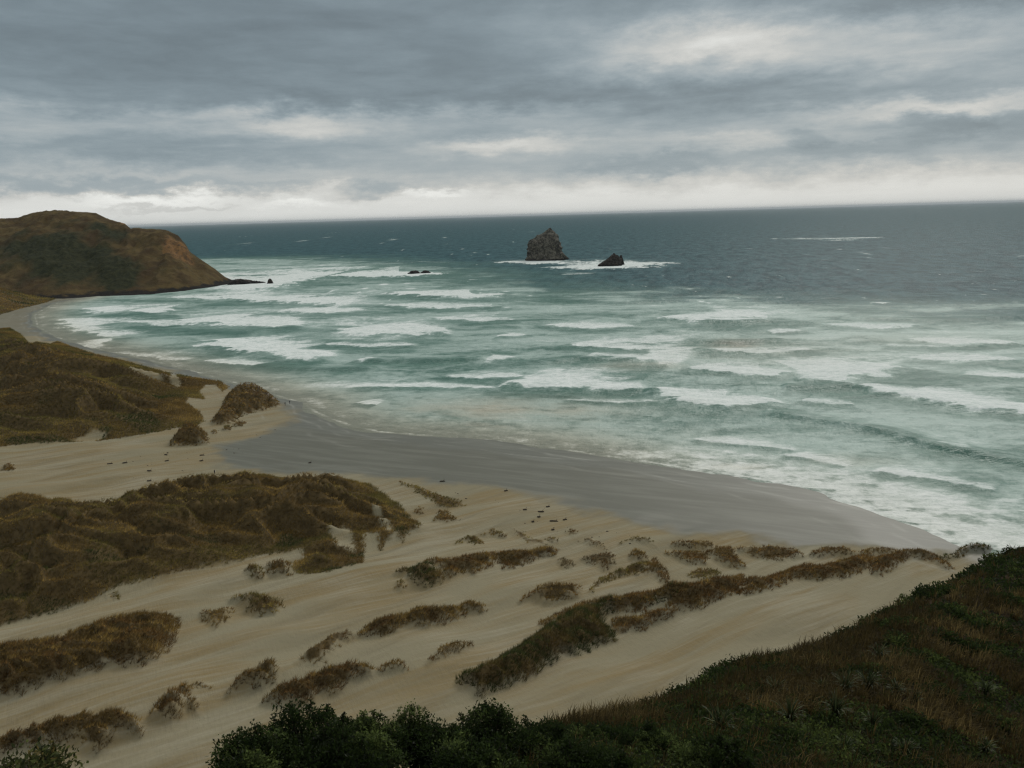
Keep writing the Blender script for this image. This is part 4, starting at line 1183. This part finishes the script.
hang = np.unique(np.concatenate([np.linspace(-math.pi, -.7, 60), np.linspace(-.7, .95, 420), np.linspace(.95, math.pi, 50)]))
hrad = np.concatenate([[.01, 1, 2, 3], np.exp(np.linspace(math.log(4), math.log(230), 330))])
lx, ly = polar(hrad, hang)
mt, n = material('hillside_soil')
pos = n.n('ShaderNodeNewGeometry').outputs['Position']
n.principled(n.mix(n.ramp(n.noise(pos, .3, 5, .6), .4, .6), (.018, .017, .009), (.040, .026, .013)), .95, .1, 1.4, n.bump(n.noise(pos, 1.5, 5, .7), .8, .5))
link('hillside', mesh_np('hillside', np.stack([lx, ly, hill_h(lx, ly)], -1), grid_quads(*lx.shape), mt, None, True, True), kind='structure')


def greenness(x, y):
    r_, a_ = np.hypot(x, y), np.arctan2(x, y)
    dry_ = .30 * smooth((r_ - 40) / 14) * smooth((a_ - .22) / .12) * smooth((112 - r_) / 25) + .40 * smooth((a_ - .47) / .08) * smooth((36 - r_) / 5)
    return smooth((fbm(x / 13, y / 9, 4, 701, .6) - dry_ + .12 * fbm(x / 3, y / 3, 2, 705) + .30 + .42 * smooth((36 - np.hypot(x, y)) / 10) * smooth((.50 - np.arctan2(x, y)) / .25)) / .28)


# rough grass and low scrub: one mass
NT_ = 34000
rr = np.exp(rng.uniform(math.log(19), math.log(150), NT_))
aa = rng.uniform(-.25, .78, NT_)
x, y = rr * np.sin(aa), rr * np.cos(aa)
re = np.interp(aa, E_AZ, E_R)
m = rr < re * 1.12
x, y, rr = x[m], y[m], rr[m]
gness = greenness(x, y)
isg = rng.random(len(x)) < gness * .92 + .04
z = hill_h(x, y)
bx, by, bz, br = x[~isg], y[~isg], z[~isg], rr[~isg]
c1 = tones('dead', bx, by, 7, 2)
hn = slope_normals(hill_h, bx, by, 1.2, .25, .5)[1]
V, T, C, N_ = blades(bx, by, bz, (.55 + .5 * rng.random(len(bx))) * (1 + br / 220), .018 + br * .00062, 11, c1, hn, (.15, .9), (.18, .05), True)
link('hillside_grass', mesh_np('hillside_grass', V, T, grass_mat, {'tint': C, 'canopy': N_}), label='rust brown rough grass growing all over the near right hillside', cat='grass', kind='stuff')


def leaf_cloud(px_, py_, pz_, rad_, up, nl, size, col, by_size=False):
    """leaf-sized faces spread through half-domes at the given bases"""
    N = len(px_)
    cnt = np.maximum(6, nl * rad_ ** 2 / np.mean(rad_ ** 2)).astype(int) if by_size else np.full(N, nl)
    ix = np.repeat(np.arange(N), cnt)
    M = len(ix)
    dv = rng.normal(size=(M, 3))
    dv /= np.linalg.norm(dv, axis=1)[:, None]
    dv[:, 2] = np.abs(dv[:, 2])
    rr_ = rng.random(M) ** .38
    bump = 1 + .30 * np.sin(dv[:, 0] * 5 + ix) * np.cos(dv[:, 1] * 6 + ix * 2)
    c = np.stack([px_[ix], py_[ix], pz_[ix]], -1) + dv * (rad_[ix] * rr_ * bump)[:, None] * np.array([1, 1, up])
    t = dv + rng.normal(size=(M, 3)) * .7
    t /= np.linalg.norm(t, axis=1)[:, None]
    b = np.cross(t, rng.normal(size=(M, 3)))
    b /= np.linalg.norm(b, axis=1)[:, None] + 1e-9
    s = (size[ix] * (.6 + .8 * rng.random(M)))[:, None]
    V = np.stack([c - t * s * .5, c + b * s * .24, c + t * s * .5, c - b * s * .24], 1)
    T = (np.arange(M)[:, None, None] * 4 + np.array([[0, 1, 2], [0, 2, 3]])[None]).reshape(-1, 3)
    cn = dv * [1, 1, 1] + [0, 0, .25] + rng.normal(0, .30, (M, 3))
    cn /= np.linalg.norm(cn, axis=1)[:, None]
    return V.reshape(-1, 3), T, np.repeat(col[ix] * (.55 + .9 * rng.random(M))[:, None], 4, 0), np.repeat(cn, 4, 0)


gx_, gy_, gz_, gr2 = x[isg], y[isg], z[isg], rr[isg]
V, T, C, N_ = leaf_cloud(gx_, gy_, gz_ - .1, .40 + .35 * rng.random(len(gx_)) + gr2 * .003, .8, 22, .07 + gr2 * .0028, tones('scrub', gx_, gy_, 6, 9))
link('hillside_scrub', mesh_np('hillside_scrub', V, T, leaf_mat, {'tint': C, 'canopy': N_}), label='dark green low scrub matted over the near right hillside', cat='scrub', kind='stuff')

# ------------------------------------------------------------------ shrubs with stems
stem_mt, n = material('stem_bark')
n.principled((.045, .034, .024), .9, .2)


def tube(P, r0, r1, seg=7):
    P = np.array(P, float)
    V, T = [], []
    for i, p in enumerate(P):
        t = P[min(i + 1, len(P) - 1)] - P[max(i - 1, 0)]
        t /= np.linalg.norm(t) + 1e-9
        a = np.cross(t, [.31, .95, .1])
        a /= np.linalg.norm(a)
        b = np.cross(t, a)
        r_ = r0 + (r1 - r0) * i / (len(P) - 1)
        for j in range(seg):
            q = 2 * math.pi * j / seg
            V.append(p + r_ * (math.cos(q) * a + math.sin(q) * b))
    for i in range(len(P) - 1):
        for j in range(seg):
            a, b = i * seg + j, i * seg + (j + 1) % seg
            T += [(a, b, b + seg), (a, b + seg, a + seg)]
    return np.array(V), np.array(T)


def join(parts):
    V, T, o = [], [], 0
    for v, t in parts:
        V.append(v)
        T.append(t + o)
        o += len(v)
    return np.concatenate(V), np.concatenate(T)


def shrub(px, py_top, r, wid_, hgt, label, leaves=5200, size=.105, pal='scrub', seed=0, sprigs=16):
    """a bush whose top shows at px, py_top and which stands r metres out on the hill"""
    a, b, c = rays(px, py_top)
    k = r / math.hypot(a, b)
    bx, by = float(a * k), float(b * k)
    top = float(CAM_H + c * k)
    gz0 = top - hgt
    hz0 = float(hill_h(np.array([bx]), np.array([by]))[0])
    root = link('coastal_shrub', None, label=label, cat='shrub', loc=(bx, by, hz0), group='dark shrubs at the foot of the view')
    base = np.array([0, 0, -.15])
    cz = gz0 - hz0
    rs = np.random.default_rng(seed + 50)
    parts, cx, cyy, czz, cr = [], [], [], [], []
    fork = np.array([0, 0, max(.2, cz + hgt * .15)])
    parts.append(tube([base, fork * .5 + rs.normal(0, .05, 3), fork], .09, .06))
    for i in range(sprigs):
        q = 2 * math.pi * (i + rs.random()) / sprigs
        ro = wid_ * .5 * math.sqrt(rs.random()) * .95
        lift = hgt * (1 - .55 * (ro / (wid_ * .5)) ** 2) * (.72 + .3 * rs.random())
        tip = np.array([ro * math.cos(q), ro * math.sin(q), cz + lift - .15])
        mid = fork * .45 + tip * .55 + rs.normal(0, .10, 3) - [0, 0, .1]
        parts.append(tube([fork, mid, tip], .045, .012, 5))
        cx.append(tip[0]); cyy.append(tip[1]); czz.append(tip[2] - .22); cr.append(.34 + .26 * rs.random())
        cx.append(mid[0]); cyy.append(mid[1]); czz.append(mid[2] - .1); cr.append(.40 + .3 * rs.random())
    # a few shoots standing proud of the crown
    for i in range(5):
        q = 2 * math.pi * rs.random()
        ro = wid_ * .42 * math.sqrt(rs.random())
        tip = np.array([ro * math.cos(q), ro * math.sin(q), cz + hgt * (1 - .5 * (ro / (wid_ * .5)) ** 2) + .05 + .2 * rs.random()])
        parts.append(tube([fork * .3 + tip * .7 - [0, 0, .3], tip], .014, .006, 4))
        for k in range(4):
            q_ = tip - [rs.normal(0, .04), rs.normal(0, .04), .02 + .10 * k]
            cx.append(q_[0]); cyy.append(q_[1]); czz.append(q_[2] - .05); cr.append(.06 + .045 * k)
    V, T = join(parts)
    link('stem', mesh_np('stem', V, T, stem_mt), root)
    cx, cyy, czz, cr = map(np.array, (cx, cyy, czz, cr))
    nl = max(20, leaves // len(cx))
    V, T, C, N_ = leaf_cloud(cx, cyy, czz, cr, .9, nl, np.full(len(cx), size), tones(pal, cx + bx, cyy + by, 1.5, seed), True)
    link('foliage', mesh_np('foliage', V, T, leaf_mat, {'tint': C, 'canopy': N_}), root)


SH = [(300, 712, 21, 3.6, 2.2, 'widest dark leafy shrub, leftmost of the row along the bottom edge'),
      (255, 728, 20, 2.2, 1.8, 'low dark shrub spilling left from the widest one over the sand'),
      (365, 718, 22, 2.6, 2.0, 'dark shrub filling the gap right of the widest one'),
      (412, 707, 23, 1.2, 2.2, 'slim upright shrub with one tall sprig above the row'),
      (437, 728, 22, 2.4, 1.6, 'low grey green shrub in the dip of the row'),
      (485, 708, 24, 2.8, 2.4, 'dark shrub with a rounded top rising right of the dip'),
      (540, 720, 25, 2.4, 2.0, 'dark shrub sloping down to the right of the rounded one'),
      (590, 728, 28, 3.0, 1.6, 'low shrub joining the bottom row to the hillside'),
      (650, 733, 27, 3.2, 1.5, 'broad dark leafy shrub on the hillside foot, right of the bottom row'),
      (715, 745, 24, 2.8, 1.2, 'low dark leafy shrub near the bottom edge below the flax patch'),
      (585, 752, 21, 3.2, 1.2, 'near dark leafy shrub at the bottom edge right of centre'),
      (335, 742, 19, 3.0, 1.4, 'near dark shrub below the gap in the row'),
      (470, 748, 20, 3.0, 1.3, 'near dark shrub under the rounded one at the bottom edge'),
      (240, 756, 19, 1.6, 1.0, 'smallest dark shrub at the left end of the row'),
      (12, 744, 17, 1.3, 1.3, 'sprig of bright green leaves in the bottom left corner'),
      (42, 746, 18, .8, 1.2, 'small bright green sprig just right of the corner one')]
for i, s in enumerate(SH):
    small = i >= 14
    shrub(*s, leaves=1400 if small else int(7500 * s[3]), size=.11 if small else .095, seed=i, sprigs=6 if small else int(8 + s[3] * 5),
          pal='green' if small else 'shrub')

HS = [(640, 703, 'rounded dark green bush on the skyline of the hillside, lowest of its edge', 2.6), (690, 690, 'dark green bush on the hillside edge, second from the bottom', 3.4),
      (735, 664, 'broad dark green bush on the hillside edge halfway down the slope', 4.2), (765, 657, 'low green bush right of the broad one on the hillside edge', 3.2),
      (850, 622, 'olive green bush high on the hillside edge above the smooth sand', 4.0), (880, 610, 'dark green bush on the upper hillside edge next to the olive one', 4.6),
      (925, 588, 'long dark green bush near the top of the hillside edge', 6.0), (1005, 553, 'dark bush on the highest visible corner of the hill beside the surf', 6.0),
      (905, 640, 'flat topped dark bush in the middle of the brown hillside grass', 4.0), (980, 625, 'dark green bush high up by the right edge', 5.0)]
rs_ = np.random.default_rng(77)
for px, py in ((700, 705), (745, 690), (790, 672), (830, 655), (870, 668), (930, 655), (960, 640), (1000, 650), (940, 690), (990, 720), (930, 730), (800, 740),
               (770, 735), (860, 760), (1010, 600), (950, 612), (900, 622), (730, 715), (665, 715), (1010, 745)):
    HS.append((px, py, 'dark green low bush among the rough brown grass of the right hillside', 1.6 + 2.2 * rs_.random() * (1 if py > 660 else 1.5)))
for i, (px, py, lab, wd) in enumerate(HS):
    X, Y, Z = on_hill(px, py + 4)
    root = link('hillside_bush', None, label=lab, cat='bush', loc=(X, Y, Z), group='green bushes along the hillside')
    rs = np.random.default_rng(90 + i)
    nn = 9
    q = rs.random((nn, 2)) * 2 - 1
    cx, cyy = q[:, 0] * wd * .42, q[:, 1] * wd * .30
    czz = hill_h(cx + X, cyy + Y) - Z - .05
    rr_ = math.hypot(X, Y)
    parts = [tube([[0, 0, -.1], [cx[j] * .5, cyy[j] * .5, czz[j] * .5 + .25], [cx[j], cyy[j], czz[j] + .5]], .05, .015, 5) for j in range(nn)]
    V, T = join(parts)
    link('stem', mesh_np('stem', V, T, stem_mt), root)
    V, T, C, N_ = leaf_cloud(cx, cyy, czz, wd * (.18 + .12 * rs.random(nn)), .8, 330, np.full(nn, .06 + rr_ * .0026), tones('scrub', cx + X, cyy + Y, 2, i))
    link('foliage', mesh_np('foliage', V, T, leaf_mat, {'tint': C, 'canopy': N_}), root)

# ------------------------------------------------------------------ flax
flax_mat = veg_mat('flax_leaf', .45, .1)
FX = [(752, 700, 'flax bush at the left end of the patch of strap leaves'), (775, 690, 'pale leaved flax bush, second along the upper row of the patch'),
      (800, 693, 'flax bush third along the upper row of the patch'), (822, 686, 'flax bush at the top middle of the patch'),
      (845, 690, 'flax bush with arching tips right of the top middle one'), (868, 686, 'flax bush near the right end of the upper row'),
      (895, 690, 'flax bush at the right end of the upper row'), (915, 697, 'lone flax bush just right of the patch'),
      (790, 718, 'flax bush low in the patch, left of two in the lower row'), (835, 714, 'flax bush low in the patch, right of two in the lower row'),
      (872, 722, 'flax bush below the right end of the patch'), (720, 730, 'yellowish flax bush at the lower left of the patch'),
      (845, 748, 'upright flax bush near the bottom edge below the patch'), (905, 750, 'flax bush near the bottom edge, right of the upright one'),
      (985, 748, 'flax bush at the bottom right among brown grass'), (878, 655, 'small flax bush above the patch in the dark scrub'),
      (985, 690, 'spiky pale tuft of flax at the right, set in brown grass')]
for i, (px, py, lab) in enumerate(FX):
    X, Y, Z = on_hill(px, py + 6)
    nb = 64
    rs = np.random.default_rng(300 + i)
    a = rs.random(nb) * 2 * math.pi
    L = (.8 + .75 * rs.random(nb)) * (.6 + .6 * rs.random())
    le = .10 + .6 * rs.random(nb)
    wd = .020 + .014 * rs.random(nb)
    base = np.array([(.036, .050, .017), (.028, .037, .014), (.085, .10, .042), (.06, .05, .022)])
    V, T, C = [], [], []
    for j in range(nb):
        d2 = np.array([math.cos(a[j]), math.sin(a[j]), 0])
        sd_ = np.array([-math.sin(a[j]), math.cos(a[j]), 0])
        p = d2 * .08 * rs.random()
        o = len(V)
        ang_ = le[j] * .5
        sg = 6
        droop = 1.5 * rs.random() ** 1.3 + .35
        for k in range(sg + 1):
            t = k / sg
            wv = wd[j] * (1 - t ** 2.2) * (.6 + .4 * min(1, t * 4)) + .004
            V += [p - sd_ * wv, p + sd_ * wv]
            an = ang_ + droop * 1.6 * t * t
            p = p + (d2 * math.sin(an) + np.array([0, 0, math.cos(an)])) * L[j] / sg
        for k in range(sg):
            q = o + 2 * k
            T += [(q, q + 1, q + 3), (q, q + 3, q + 2)]
        cc_ = base[rs.choice(4, p=[.40, .28, .20, .12])] * (.7 + .5 * rs.random())
        C += [cc_] * (2 * sg + 2)
    link('flax_bush', mesh_np('flax_bush', np.array(V), np.array(T), flax_mat, {'tint': np.array(C)}), label=lab, cat='flax', loc=(X, Y, Z - .05),
         group='flax bushes on the hillside')

# ------------------------------------------------------------------ driftwood and kelp on the beach
wood_mt, n = material('weathered_wood')
pos = n.n('ShaderNodeNewGeometry').outputs['Position']
n.principled(n.mix(n.noise(pos, 2., 4, .6), (.045, .036, .027), (.09, .072, .055)), .85, .2)
DW = [(110, 464, 'dark log on the sand flat, left of two in the upper pair', 2.6), (125, 463, 'dark log on the sand flat, right of two in the upper pair', 2.2),
      (149.5, 471, 'short dark log in the middle of the sand flat', 2.2), (149.5, 481, 'dark log near the edge of the big dune', 1.9),
      (166, 455, 'small log below the dark rounded hummock', 1.6), (167, 461, 'second small log below the dark rounded hummock', 1.8),
      (195, 478, 'dark log beside the top edge of the big dune', 2.0), (202, 455.5, 'dark log at the rim of the wet lagoon, upper of two', 2.4),
      (201.5, 461, 'dark log at the rim of the wet lagoon, lower of two', 1.6), (310, 463, 'single dark piece on the wet grey sand', 1.4),
      (442.5, 481.5, 'single dark log where dry sand meets wet, beyond the tip of the big dune', 2.4), (506, 491, 'dark lump on the edge of the wet sand, alone', 1.6),
      (541, 512, 'biggest dark log among the scattered debris at the top of the beach', 2.4), (525, 510, 'small stick left of the biggest log', 1.6),
      (548, 507, 'thin stick above and right of the biggest log', 1.6), (539, 517, 'small lump just below the biggest log', 1.2),
      (554, 521.5, 'longest thin stick lying level on the dry sand', 3.4), (565, 520, 'short log at the right end of the longest stick', 1.6),
      (533, 522, 'small dark lump left of the longest stick', 1.0), (553, 530, 'lone lump below the longest stick', 1.1)]
for i, (px, py, lab, L) in enumerate(DW):
    x0, y0 = on_base(px, py)
    x0, y0 = float(x0[0]), float(y0[0])
    z0 = float(ground_h(np.array([x0]), np.array([y0]))[0])
    rs = np.random.default_rng(500 + i)
    L *= .7
    tilt = rs.uniform(-.3, .3)
    P = [[-L / 2, 0, .10], [-L / 5, rs.normal(0, .12), .20], [L / 5, rs.normal(0, .12), .24], [L / 2, rs.normal(0, .1), .16]]
    parts = [tube(P, .26, .13, 8), tube([P[2], [L * .32, .3, .55], [L * .36, .45, .8]], .09, .03, 6), tube([P[1], [-L * .25, -.35, .25], [-L * .3, -.6, .12]], .10, .04, 6)]
    V, T = join(parts)
    o = link('driftwood', mesh_np('driftwood', V, T, wood_mt, None, True), label=lab, cat='driftwood', loc=(x0, y0, z0 - .04), group='driftwood scattered on the beach')
    o.rotation_euler.z = tilt

WR = [[(425, 487), (480, 491), (560, 506), (640, 535), (745, 546), (690, 549), (600, 549), (520, 532), (500, 508)], [(95, 458), (200, 452), (206, 480), (150, 486), (90, 476)],
      [(205, 450), (262, 431), (300, 414), (303, 418), (262, 440), (215, 470)]]
WV, WT = [], []
for q_ in WR:
    X, Y = on_base([p[0] for p in q_], [p[1] for p in q_])
    x, y = scatter(list(zip(X.tolist(), Y.tolist())), .045, (), 0., .0)
    k = fbm(x / 16, y / 12, 3, 981) > .05
    x, y = x[k], y[k]
    z = ground_h(x, y)
    for a, b, c in zip(x, y, z):
        r_ = .10 + .28 * rng.random() ** 2.5
        o_ = len(WV)
        for k_ in range(6):
            t_ = k_ * math.pi / 3 + rng.random() * .6
            WV.append((a + r_ * 1.5 * math.cos(t_), b + r_ * math.sin(t_), c - .02))
        WV.append((a + rng.normal(0, .05), b, c + r_ * .7))
        WT += [(o_ + k_, o_ + (k_ + 1) % 6, o_ + 6) for k_ in range(6)]
link('beach_wrack', mesh_np('beach_wrack', np.array(WV), np.array(WT), wood_mt), label='specks of washed up weed strewn over the upper beach', cat='beach debris', kind='stuff')

# ------------------------------------------------------------------ people
def flat(name, col, rough=.8):
    m_, n_ = material(name)
    n_.principled(col, rough, .2)
    return m_


skin_m, hair_m = flat('skin', (.42, .25, .18)), flat('hair', (.03, .02, .015))
dark_m, navy_m, pale_m, jean_m = flat('black_cloth', (.015, .015, .017)), flat('navy_cloth', (.025, .03, .05)), flat('pale_cloth', (.55, .55, .52)), flat('trouser_cloth', (.03, .03, .035))


def person(px, py, face, label, jacket, trousers, bag=None, stride=.22):
    x0, y0 = on_base(px, py)
    x0, y0 = float(x0[0]), float(y0[0])
    z0 = float(ground_h(np.array([x0]), np.array([y0]))[0])
    J = [((0, 0, .95), .135), ((0, 0, 1.12), .125), ((0, .02, 1.34), .155), ((0, .01, 1.47), .075), ((0, .02, 1.56), .07), ((0, .03, 1.66), .098), ((0, .02, 1.76), .07)]
    E_ = [(0, 1), (1, 2), (2, 3), (3, 4), (4, 5), (5, 6)]
    for s in (-1, 1):
        o = len(J)
        st = stride * s
        J += [((.10 * s, 0, .90), .10), ((.10 * s, st * .55 + .04, .50), .068), ((.10 * s, st - .03, .09), .045), ((.11 * s, st + .13, .035), .035)]
        E_ += [(0, o), (o, o + 1), (o + 1, o + 2), (o + 2, o + 3)]
        o = len(J)
        J += [((.19 * s, .01, 1.40), .065), ((.25 * s, -st * .4, 1.14), .048), ((.25 * s, -st * .9 + .08, .90), .036), ((.245 * s, -st * .95 + .13, .80), .03)]
        E_ += [(2, o), (o, o + 1), (o + 1, o + 2), (o + 2, o + 3)]
    me = bpy.data.meshes.new('person')
    me.from_pydata([j[0] for j in J], E_, [])
    o = link('person', me)
    sm = o.modifiers.new('skin', 'SKIN')
    for i, j in enumerate(J):
        me.skin_vertices[0].data[i].radius = (j[1], j[1] * .85)
    me.skin_vertices[0].data[0].use_root = True
    o.modifiers.new('sub', 'SUBSURF').levels = 2
    dg = bpy.context.evaluated_depsgraph_get()
    nm = bpy.data.meshes.new_from_object(o.evaluated_get(dg))
    o.modifiers.clear()
    o.data = nm
    nm.materials.clear()
    for m_ in (skin_m, jacket, trousers, hair_m):
        nm.materials.append(m_)
    for p in nm.polygons:
        z = p.center.z
        hand = abs(p.center.x) > .2 and z < .87
        p.material_index = 2 if z < .95 and not hand else (0 if hand else (1 if z < 1.50 else (3 if z > 1.70 or p.center.y < 0.01 else 0)))
        p.use_smooth = True
    o.location = (x0, y0, z0)
    o.rotation_euler.z = face
    o['label'] = label
    o['category'] = 'person'
    if bag:
        v, t = tube([[0, -.20, 1.0], [0, -.24, 1.2], [0, -.20, 1.42]], .16, .13, 10)
        link('backpack', mesh_np('backpack', v, t, bag, None, True), o)
    return o


person(214.8, 474.5, R(150), 'person in dark clothes with a pale pack standing at the wet lagoon rim', dark_m, jean_m, pale_m, .1)
person(285.3, 405.5, R(60), 'person in black walking by the shore, left one of the pair beyond the knoll', dark_m, jean_m, None, .25)
person(289.8, 404, R(70), 'person in navy walking by the shore, right one of the pair beyond the knoll', navy_m, jean_m, None, .2)
